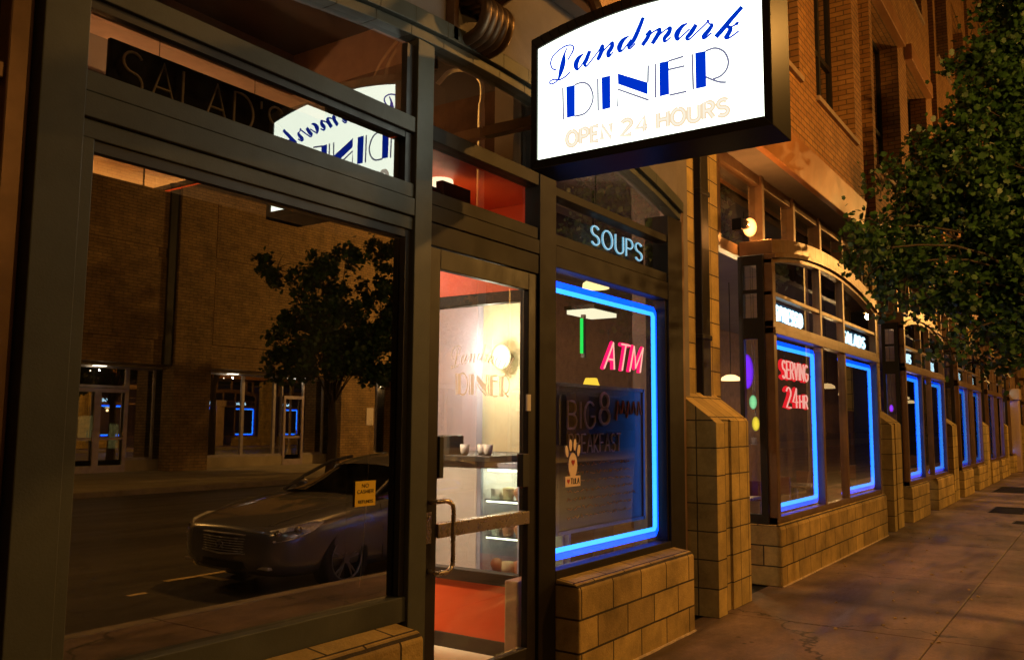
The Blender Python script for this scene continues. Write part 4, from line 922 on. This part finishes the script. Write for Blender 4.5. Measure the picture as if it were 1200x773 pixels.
# ================================================================== TREES
def tree(name, x, y, th_, clumps, nleaf, ls, label, group, trunk_r=.13, seed=1, mat='leaf'):
    rs = np.random.RandomState(seed)
    T = thing(name, (x, y, 0), label, 'tree', group)
    tm = MB(); tm.tube([(x, y, 0), (x+.03, y+.02, th_*.5), (x-.02, y, th_)], [trunk_r*1.3, trunk_r, trunk_r*.8], 10)
    top = Vector((x-.02, y, th_))
    for c in clumps:
        p = Vector(c[:3]); mid = top.lerp(p, .5)+Vector((0, 0, .15*(p-top).length))
        tm.tube(catmull([tuple(top-Vector((0, 0, .3))), tuple(mid), tuple(p)], 4), lambda t: trunk_r*.16*(1-t)+.006, 6)
        for q in range(5):
            d = Vector(rs.normal(size=3)).normalized()*c[3]*.85
            tm.tube([tuple(p), tuple(p+d*.5+Vector((0, 0, .05))), tuple(p+d)], [.014, .009, .004], 4)
    tm.build('trunk', M['bark'], T)
    vol = np.array([c[3]**2.4*c[4] for c in clumps]); pr = vol/vol.sum(); cnt = rs.multinomial(nleaf, pr)
    P = []
    for c, n_ in zip(clumps, cnt):
        sub = rs.normal(size=(max(4, int(c[3]*16)), 3)); sub /= np.linalg.norm(sub, axis=1)[:, None]
        sub = sub*rs.uniform(.35, 1.0, size=(len(sub), 1))*c[3]*np.array([1, 1, .8])
        idx = rs.randint(len(sub), size=n_)
        off_ = rs.normal(size=(n_, 3))*.13*max(.6, c[3])**.5
        P.append(np.array(c[:3])+sub[idx]+off_)
    P = np.concatenate(P); n_ = len(P)
    a = rs.normal(size=(n_, 3)); a /= np.linalg.norm(a, axis=1)[:, None]
    nr = rs.normal(size=(n_, 3))+np.array([0, 0, .9]); b = np.cross(nr, a); b /= np.linalg.norm(b, axis=1)[:, None]; cc = np.cross(a, b)
    s = ls*rs.uniform(.6, 1.25, size=(n_, 1))
    prof = [(-.5, 0, 0), (-.28, .42, .1), (.02, .30, .06), (.18, .46, .12), (.55, 0, -.06), (.18, -.46, .12), (.02, -.30, .06), (-.28, -.42, .1)]
    V = np.stack([P+a*s*u+b*s*v_+cc*s*w_ for u, v_, w_ in prof], 1).reshape(-1, 3)
    me = bpy.data.meshes.new('crown'); base = Vector((x, y, 0)); V = V-np.array(base)
    me.vertices.add(len(V)); me.vertices.foreach_set('co', V.ravel())
    nl = n_*8; me.loops.add(nl); me.loops.foreach_set('vertex_index', np.arange(nl)); me.polygons.add(n_)
    me.polygons.foreach_set('loop_start', np.arange(n_)*8); me.polygons.foreach_set('loop_total', np.full(n_, 8))
    me.update(calc_edges=True); me.materials.append(M[mat])
    o = bpy.data.objects.new('crown', me); sc.collection.objects.link(o); o.parent = T; WL[o.name] = base
    return T
near = [[10.3,2.18,3.6,0.3,1],[10.7,2.01,3.47,0.4,1.2],[10.9,2.12,4.01,0.32,0.8],[11.2,2.11,4.57,0.28,0.7],[11.4,1.9,4.32,0.45,1],[11.3,1.78,3.65,0.55,1.3],[10.9,1.87,3.13,0.35,0.9],[11.8,1.71,5.04,0.4,0.8],[11.6,1.46,4.57,0.6,1.2],[11.8,1.42,3.91,0.7,1.3],[11.4,1.44,3.17,0.5,1.2],[11.2,1.48,2.59,0.28,0.7],[12.0,1.13,5.54,0.45,1],[12.2,1.13,4.94,0.65,1.2],[12.0,1.01,4.11,0.75,1.3],[12.0,1.04,3.37,0.65,1.3],[11.8,1.09,2.77,0.42,1],[11.6,0.87,2.54,0.4,0.9],[12.3,0.8,6.24,0.5,1],[12.4,0.69,5.58,0.7,1],[12.0,0.62,4.69,0.8,1.2],[12.0,0.57,3.74,0.85,1.2],[12.0,0.62,2.92,0.6,1.2],[12.5,0.37,6.55,0.7,1],[12.5,0.29,5.42,0.9,1],[12.5,0.17,4.32,1.0,1],[12.5,0.14,3.26,0.8,1],[12.6,0.33,7.5,0.8,1],[12.8,-0.23,6.96,1.1,1],[12.8,-0.5,5.57,1.1,1],[12.8,-0.6,4.28,1.1,1],[12.5,1.37,2.42,0.22,0.6],[13.0,0.7,7.43,0.8,1],[12.6,0.96,6.28,0.6,1],[13.0,0.21,6.47,0.9,1]]
tree('street_tree', 12.6, -.1, 2.6, near, 60000, .075, 'large leafy street tree leaning over the sidewalk by the bays', 'street trees', .14, 4)
far_ = []
rs = random.Random(8)
for k in range(20):
    an = rs.uniform(0, 6.28); r_ = rs.uniform(0, 1.7); far_.append((19.0+r_*math.cos(an)*1.45, -13.9+r_*math.sin(an), 4.4+rs.uniform(-1.0, 2.6)-r_*.3, rs.uniform(.6, .95), 1))
tree('far_street_tree', 19.3, -13.9, 2.4, far_, 11000, .15, 'leafy tree on the far kerb reflected in the large window', 'far street trees', .14, 9)
far2 = [(a[0]+4.6, a[1], a[2]+1.2, a[3], 1) for a in far_]
tree('far_street_tree', 23.9, -13.9, 3.2, far2, 12000, .16, 'taller tree on the far kerb to the right of the reflected tree', 'far street trees', .14, 19)

# ================================================================== OPPOSITE BUILDING
OB = thing('opposite_building', (25, -20, 0), 'brown brick building with glass storefront across the street', 'building')
OY = -19.0     # pier fronts face +y
m = MB(); m.box(2, 50, OY-.5, OY-.1, 3.4, 9.5)
for a, b in ((2.0, 9.2), (9.35, 17.3), (18.65, 26.0), (26.9, 34.5), (35, 44)):
    m.box(a, b, OY-.1, OY-.04, 7.2, 9.3); m.box(a, b, OY-.1, OY-.05, 4.2, 6.9)
m.box(2, 50, OY-.6, OY+.02, 9.5, 9.75)
part(m, 'wall', M['oldbrick'], OB)
m = MB()
for a, b in ((8.0, 9.2), (17.1, 18.5), (24.6, 26.5), (27.75, 29.8), (35, 36.5), (43, 44.5)): m.box(a, b, OY-.5, OY+.12, 0, 3.398 if a > 18 else 9.4)
part(m, 'pier', M['oldbrick'], OB)
part(MB().box(16.75, 17.05, OY-.1, OY+.06, 3.4, 9.4), 'downspout', M['black'], OB)
part(MB().box(2, 50, OY-1.2, OY-.5, 3.30, 3.42), 'soffit', M['concrete_far'], OB)
part(MB().box(2, 50, OY-8, OY-7.9, 0, 3.3), 'interior_wall', surf('far_back_wall', (.06, .05, .03), rough=.8, var=.5), OB)
part(MB().box(2, 50, OY-7.9, OY-1.0, -.02, .02), 'interior_floor', M['woodf'], OB)
GYo = OY-.9
m = MB()
def fr_(x0, x1, z0=0.0, z1=3.30, t=.06): m.box(x0, x0+t, GYo-.05, GYo+.05, z0, z1); m.box(x1-t, x1, GYo-.05, GYo+.05, z0, z1); m.box(x0, x1, GYo-.045, GYo+.045, z0, z0+t*1.4); m.box(x0, x1, GYo-.045, GYo+.045, z1-t, z1)
for a, b in ((2, 8), (9.2, 12.4), (12.4, 14.1)): fr_(a, b, .35)
fr_(16.1, 17.1, .35)
for a, b in ((18.5, 19.15), (19.15, 20.65), (20.65, 22.1), (22.1, 22.5), (23.5, 24.6), (26.5, 27.7), (29.8, 32.4), (32.4, 35), (36.5, 39.7), (39.7, 43)): fr_(a, b, .35)
fr_(14.1, 16.1, 2.62); 
st = part(m, 'window', surf('far_aluminium', (.42, .38, .36), rough=.4, metal=.4), OB)
MB().add([(2, GYo, .38), (50, GYo, .38), (50, GYo, 3.3), (2, GYo, 3.3)], [(3, 2, 1, 0)]).build('pane', M['glass_far'], st)
m = MB(); m.box(2, 14.1, GYo-.12, GYo+.1, 0, .35); m.box(16.1, 22.5, GYo-.12, GYo+.1, 0, .35); m.box(23.5, 50, GYo-.12, GYo+.1, 0, .35); part(m, 'base_wall', M['concrete_far'], OB)
for a, b in ((14.1, 15.1), (15.1, 16.1), (22.5, 23.5)):
    dd = MB(); y0, y1 = GYo+.06, GYo+.12
    dd.box(a, a+.10, y0, y1, 0, 2.6); dd.box(b-.10, b, y0, y1, 0, 2.6); dd.box(a, b, y0+.002, y1-.002, 0, .22); dd.box(a, b, y0+.002, y1-.002, 2.48, 2.6); dd.box(a, b, y0+.002, y1-.002, 1.0, 1.08)
    d_ = part(dd, 'door', surf('far_door_frame', (.50, .42, .40), rough=.4, metal=.3), OB)
    MB().box(b-.16, b-.13, y1, y1+.05, .9, 1.3).build('handle', M['steel'], d_)
pp = MB(); pp.box(14.5, 15.0, GYo-1.2, GYo-1.15, .95, 2.0); pp.box(15.25, 15.95, GYo-1.2, GYo-1.15, .95, 1.75); pp.box(16.3, 16.6, GYo-1.2, GYo-1.15, .7, 1.5)
part(pp, 'lit_panel', emit('lit_partition', (.40, .36, .12), 3.2), OB)
for i, x in enumerate((15.0, 20.0, 23.2, 28.2)):
    d_ = part(MB().box(x-.18, x+.18, OY-.75, OY-.55, 3.265, 3.298), 'soffit_light', emit('soffit_light', (.9, .8, .6), 6), OB)
    lamp('soffit_light_glow', (x, OY-.65, 3.15), 5, (1, .75, .45), OB, .02)
part(MB().box(26.0, 26.4, OY+.12, OY+.16, 1.5, 2.2), 'notice_case', M['white'], OB)

# ================================================================== CAR
def make_car(ox, yc, z0):
    CAR = thing('parked_car', (ox+2.3, yc, z0), 'silver grey two door coupe parked at the near kerb, mirrored in the window', 'car')
    paint = surf('car_paint', (.27, .26, .27), rough=.24, metal=.55, var=.03, nscale=.8, coat=1, rvar=.02); dark = M['black']
    cg = glass('car_glass', .30, (.10, .10, .10), 1.5)
    st = [ # x, zb, wb, wm, zm, ws, zs, ztop
     (-.03, .30, .42, .54, .46, .46, .60, .635), (.03, .23, .60, .70, .46, .63, .645, .69), (.14, .19, .72, .80, .48, .74, .68, .745), (.34, .18, .78, .865, .50, .81, .72, .795),
     (.62, .18, .80, .885, .52, .845, .755, .835), (1.0, .18, .82, .90, .54, .86, .81, .885), (1.4, .18, .82, .895, .56, .855, .85, .93), (1.75, .18, .82, .89, .57, .85, .88, .955),
     (2.4, .18, .82, .885, .58, .85, .90, .93), (3.1, .18, .82, .89, .58, .855, .92, .94), (3.6, .18, .82, .90, .58, .86, .945, .975), (4.1, .20, .80, .885, .58, .83, .945, 1.0),
     (4.42, .24, .74, .83, .58, .77, .92, .975), (4.58, .30, .62, .72, .60, .68, .86, .90), (4.64, .38, .50, .60, .62, .55, .78, .80)]
    def sec(s):
        x, zb, wb, wm, zm, ws, zs, zt = s
        h = [(0, zb), (wb*.8, zb), (wb, zb+.03), (wm-.01, zm-.12), (wm, zm), (wm-.005, (zm+zs)/2+.03), (ws, zs), (ws*.86, zs+(zt-zs)*.45), (ws*.5, zs+(zt-zs)*.85), (0, zt)]
        return [(x, y, z) for y, z in h]+[(x, -y, z) for y, z in h[-2:0:-1]]
    b = MB(); n_ = 18
    for s in st: b.add([(ox+p[0], yc+p[1], z0+p[2]) for p in sec(s)], [])
    for i in range(len(st)-1):
        for j in range(n_): b.f.append((i*n_+j, i*n_+(j+1) % n_, (i+1)*n_+(j+1) % n_, (i+1)*n_+j))
    b.f.append(tuple(range(n_))[::-1]); b.f.append(tuple((len(st)-1)*n_+j for j in range(n_)))
    b.smooth(); body = b.build('body', paint, CAR)
    ss = body.modifiers.new('sub', 'SUBSURF'); ss.levels = 2; ss.render_levels = 2
    cutters = []
    for wx in (.86, 3.70):
        c = MB().lathe((ox+wx, yc, z0+.325), [(.375, -1.2), (.375, 1.2)], 40, 'y').build('cut', dark); cutters.append(c)
        bo = body.modifiers.new('arch', 'BOOLEAN'); bo.operation = 'DIFFERENCE'; bo.object = c; bo.solver = 'EXACT'
    bpy.context.view_layer.update()
    dg = bpy.context.evaluated_depsgraph_get(); me = bpy.data.meshes.new_from_object(body.evaluated_get(dg))
    body.modifiers.clear(); body.data = me
    for p_ in me.polygons: p_.use_smooth = True
    for c in cutters: bpy.data.objects.remove(c)
    # inner arches and floor
    MB().box(ox+.45, ox+4.1, yc-.62, yc+.62, z0+.20, z0+.60).build('underbody', dark, CAR)
    # greenhouse
    gs = [(1.42, .74, .935, .02, .95), (1.62, .76, .93, .30, 1.03), (2.0, .78, .92, .52, 1.22), (2.3, .79, .92, .57, 1.315), (2.7, .79, .925, .58, 1.355), (3.1, .78, .935, .56, 1.33), (3.5, .76, .95, .50, 1.24), (3.85, .70, .965, .38, 1.10), (4.1, .62, .97, .10, .99)]
    def gsec(s, e=0):
        x, wl, zl, wt, zt = s; wt = max(wt, .05)
        h = [(wl+e, zl-.04), (wl+e*.8, zl+(zt-zl)*.35), ((wl*.35+wt*.65)+e, zl+(zt-zl)*.80), (wt*.8, zt+e), (0, zt+.012+e)]
        return [(x, y, z) for y, z in h]+[(x, -y, z) for y, z in h[-2::-1]]
    gm = MB(); k = 9
    for s in gs: gm.add([(ox+p[0], yc+p[1], z0+p[2]) for p in gsec(s)], [])
    for i in range(len(gs)-1):
        for j in range(k-1): gm.f.append((i*k+j, i*k+j+1, (i+1)*k+j+1, (i+1)*k+j))
    gm.smooth(); go = gm.build('windows', cg, CAR); s_ = go.modifiers.new('s', 'SUBSURF'); s_.levels = 1; s_.render_levels = 2
    rf = MB(); rs_ = gs[2:7]
    for s in rs_: rf.add([(ox+p[0], yc+p[1], z0+p[2]) for p in gsec(s, .008)[2:7]], [])
    for i in range(len(rs_)-1):
        for j in range(4): rf.f.append((i*5+j, i*5+j+1, (i+1)*5+j+1, (i+1)*5+j))
    rf.smooth(); ro = rf.build('roof', paint, CAR); s_ = ro.modifiers.new('s', 'SUBSURF'); s_.levels = 1; s_.render_levels = 2
    for sy in (-1, 1):
        MB().tube([(ox+1.40, yc+sy*.735, z0+.93), (ox+1.68, yc+sy*.70, z0+1.08), (ox+2.03, yc+sy*.62, z0+1.245), (ox+2.4, yc+sy*.60, z0+1.30)], .022, 8).build('pillar', dark, CAR)
        MB().tube([(ox+2.85, yc+sy*.80, z0+.93), (ox+2.95, yc+sy*.70, z0+1.15), (ox+3.02, yc+sy*.62, z0+1.29)], .028, 8).build('pillar', dark, CAR)
        # mirror
        MB().ball((ox+1.88, yc+sy*.96, z0+.98), .09, sx=.7, sy=1.2, sz=.75).smooth().build('mirror', paint, CAR)
        # head lamp, swept back
        hl = MB(); pts = [(.045, .53, .60), (.07, .60, .665), (.18, .74, .70), (.42, .83, .745), (.54, .86, .73), (.40, .865, .655), (.18, .82, .585), (.05, .68, .555)]
        hl.add([(ox+a-.012, yc+sy*(b_+.012), z0+c_) for a, b_, c_ in pts]+[(ox+a+.08, yc+sy*(b_-.06), z0+c_) for a, b_, c_ in pts], [tuple(range(8))]+[(i, (i+1) % 8, 8+(i+1) % 8, 8+i) for i in range(8)])
        h_ = hl.build('headlight', surf('lamp_chrome', (.9, .88, .82), rough=.3, metal=.3, var=.4, nscale=14), CAR)
        MB().ball((ox+.10, yc+sy*.68, z0+.63), .042).smooth().build('lens', M['steel'], h_); MB().ball((ox+.25, yc+sy*.80, z0+.665), .042).smooth().build('lens', M['steel'], h_)
        MB().box(ox+.005, ox+.10, yc+sy*.46, yc+sy*.66, z0+.285, z0+.318).build('fog_light', surf('fog_lens', (.7, .6, .45), rough=.2), CAR, bevel=.01)
        MB().box(ox+4.50, ox+4.60, yc+sy*.50, yc+sy*.72, z0+.72, z0+.86).build('tail_light', surf('tail_red', (.3, .01, .01), rough=.2), CAR, bevel=.02)
    for sy in (-1, 1):
        yy_ = yc+sy*.892
        MB().tube([(ox+1.36, yc+sy*.862, z0+.86), (ox+1.38, yc+sy*.892, z0+.60), (ox+1.42, yc+sy*.86, z0+.25)], .005, 5).build('door_gap', dark, CAR)
        MB().tube([(ox+2.85, yc+sy*.858, z0+.90), (ox+2.86, yc+sy*.888, z0+.60), (ox+2.80, yc+sy*.86, z0+.25)], .005, 5).build('door_gap', dark, CAR)
        MB().tube([(ox+.10, yc+sy*.55, z0+.705), (ox+.6, yc+sy*.66, z0+.832), (ox+1.38, yc+sy*.70, z0+.918)], .004, 5).build('hood_gap', dark, CAR)
        MB().tube([(ox+2.45, yc+sy*.895, z0+.78), (ox+2.52, yc+sy*.915, z0+.785), (ox+2.64, yc+sy*.895, z0+.78)], .010, 6).build('door_handle', M['steel'], CAR)
    # grille: trapezoid with bars following the nose
    gx = lambda y: ox-.040+.34*y*y
    gr = MB(); N_ = 12
    for z_, hw in ((.445, .34), (.470, .37), (.495, .395), (.520, .41), (.545, .42), (.570, .41)):
        gr.tube([(gx(-hw+2*hw*i/N_)-.012, yc-hw+2*hw*i/N_, z0+z_) for i in range(N_+1)], .006, 6)
    gb = MB()
    for i in range(N_):
        ya, yb = -.42+.84*i/N_, -.42+.84*(i+1)/N_
        gb.add([(gx(ya)-.002, yc+ya, z0+.425), (gx(yb)-.002, yc+yb, z0+.425), (gx(yb)+.01, yc+yb, z0+.59), (gx(ya)+.01, yc+ya, z0+.59)], [(0, 1, 2, 3)])
    gbo = gb.build('grille', dark, CAR); gr.build('grille_bars', surf('grille_chrome', (.7, .66, .6), rough=.25, metal=.4), gbo)
    rim = [(gx(y)-.012, yc+y, z0+z_) for y, z_ in ([(-.33, .425), (0, .412), (.33, .425), (.41, .48), (.455, .575), (.41, .605), (0, .612), (-.41, .605), (-.455, .575), (-.41, .48)])]
    MB().tube(rim, .010, 8, closed=True).build('grille_surround', surf('chrome_trim', (.85, .8, .74), rough=.2, metal=.45), gbo)
    em = MB().tube([(gx(0)-.028, yc+.055*math.cos(a), z0+.505+.034*math.sin(a)) for a in [2*math.pi*i/20 for i in range(20)]], .006, 6, closed=True)
    em.tube([(gx(0)-.028, yc-.03, z0+.475), (gx(0)-.028, yc, z0+.525), (gx(0)-.028, yc+.03, z0+.475)], .005, 6); em.build('emblem', M['steel'], gbo)
    li = MB()
    for i in range(N_):
        ya, yb = -.42+.84*i/N_, -.42+.84*(i+1)/N_
        li.add([(gx(ya)-.004, yc+ya, z0+.27), (gx(yb)-.004, yc+yb, z0+.27), (gx(yb)-.012, yc+yb, z0+.345), (gx(ya)-.012, yc+ya, z0+.345)], [(0, 1, 2, 3)])
    li.build('lower_intake', dark, CAR)
    MB().box(ox-.055, ox-.04, yc-.02, yc+.02, z0+.44, z0+.46).build('tow_cover', paint, CAR)
    tyre = surf('tyre_rubber', (.02, .02, .02), rough=.8); alloy = surf('alloy', (.22, .21, .20), rough=.35, metal=.5)
    for wx in (.86, 3.70):
        for sy in (-1, 1):
            wy = yc+sy*.78; c = (ox+wx, wy, z0+.325)
            wh = thing('wheel', c, None, None, parent=CAR)
            ty = MB().lathe(c, [(.215, 0), (.215, -.10), (.30, -.105), (.322, -.085), (.325, 0), (.322, .085), (.30, .105), (.215, .10), (.215, 0.001)], 36, 'y'); ty.f = ty.f[:-2]; ty.smooth().build('tyre', tyre, wh)
            rm = MB(); yy = sy*.075
            rm.tube([(c[0]+.215*math.cos(a), wy+sy*.09, c[2]+.215*math.sin(a)) for a in [2*math.pi*i/32 for i in range(32)]], .014, 6, closed=True)
            for q in range(5):
                a = 2*math.pi*q/5+.3
                for da in (-.10, .10):
                    rm.tube([(c[0]+.03*math.cos(a), wy+yy, c[2]+.03*math.sin(a)), (c[0]+.12*math.cos(a+da), wy+yy+sy*.01, c[2]+.12*math.sin(a+da)), (c[0]+.215*math.cos(a+da*1.4), wy+yy, c[2]+.215*math.sin(a+da*1.4))], .013, 6)
            rm.lathe((c[0], wy+yy, c[2]), [(.045, -.01), (.045, .02)], 16, 'y'); rm.build('rim', alloy, wh)
            MB().lathe((c[0], wy+sy*.02, c[2]), [(.205, -.02), (.205, .01)], 24, 'y').build('brake_disc', dark, wh)
make_car(5.82, -1.50, -.13)

# ================================================================== GRATES, FAR END, SMALL THINGS
for i, (x, y, lx, ly) in enumerate(((19.6, 1.65, 1.5, .6), (26.0, 2.1, 2.4, .7), (17.2, 1.15, .5, .5))):
    th = thing('utility_cover', (x, y, 0), 'dark iron sidewalk cover, %s' % ('wide one before the third bay', 'farthest and longest', 'small square nearest one')[i], 'cover', 'iron covers in the sidewalk')
    MB().box(x-lx/2, x+lx/2, y-ly/2, y+ly/2, .001, .006).build('plate', M['grate'], th, bevel=.002)
    r_ = MB()
    for k in range(int(lx/.08)): r_.box(x-lx/2+.03+.08*k, x-lx/2+.06+.08*k, y-ly/2+.03, y+ly/2-.03, .006, .011)
    r_.build('ribs', M['iron'], th)
FB = thing('corner_building', (70, 6, 0), 'tall dark brick building standing beyond the end of the diner', 'building')
m = MB(); m.box(58.5, 82, 2.6, 12, 0, 16); part(m, 'wall', M['oldbrick'], FB)
m = MB()
for x in (60, 63.5, 67, 70.5, 74): m.box(x, x+1.6, 2.5, 2.61, 1.0, 3.0); m.box(x, x+1.6, 2.5, 2.61, 5, 7.5)
part(m, 'window', M['black'], FB)
rs = random.Random(11); dbm = surf('dead_leaf', (.35, .24, .10), rough=.8)
for k in range(34):
    x = rs.choice((rs.uniform(6.7, 14), rs.uniform(7, 11))); y = rs.uniform(1.1, 2.65); a = rs.uniform(0, 6.28); s = rs.uniform(.02, .04)
    pts = [(x+s*r_*math.cos(a+t), y+s*r_*math.sin(a+t)*.6, .004+.008*((i % 2))) for i, (t, r_) in enumerate(zip([2*math.pi*j/7 for j in range(7)], (1, .6, .9, .5, .7, .5, .9)))]
    low = [(p[0], p[1], .001) for p in pts]
    tag(MB().add(pts+low, [tuple(range(7))]+[(i, i+7, (i+1) % 7+7, (i+1) % 7) for i in range(7)]).build('dead_leaf', dbm), 'small dry leaf lying on the sidewalk near the bays', 'leaf', 'dry leaves scattered on the sidewalk')
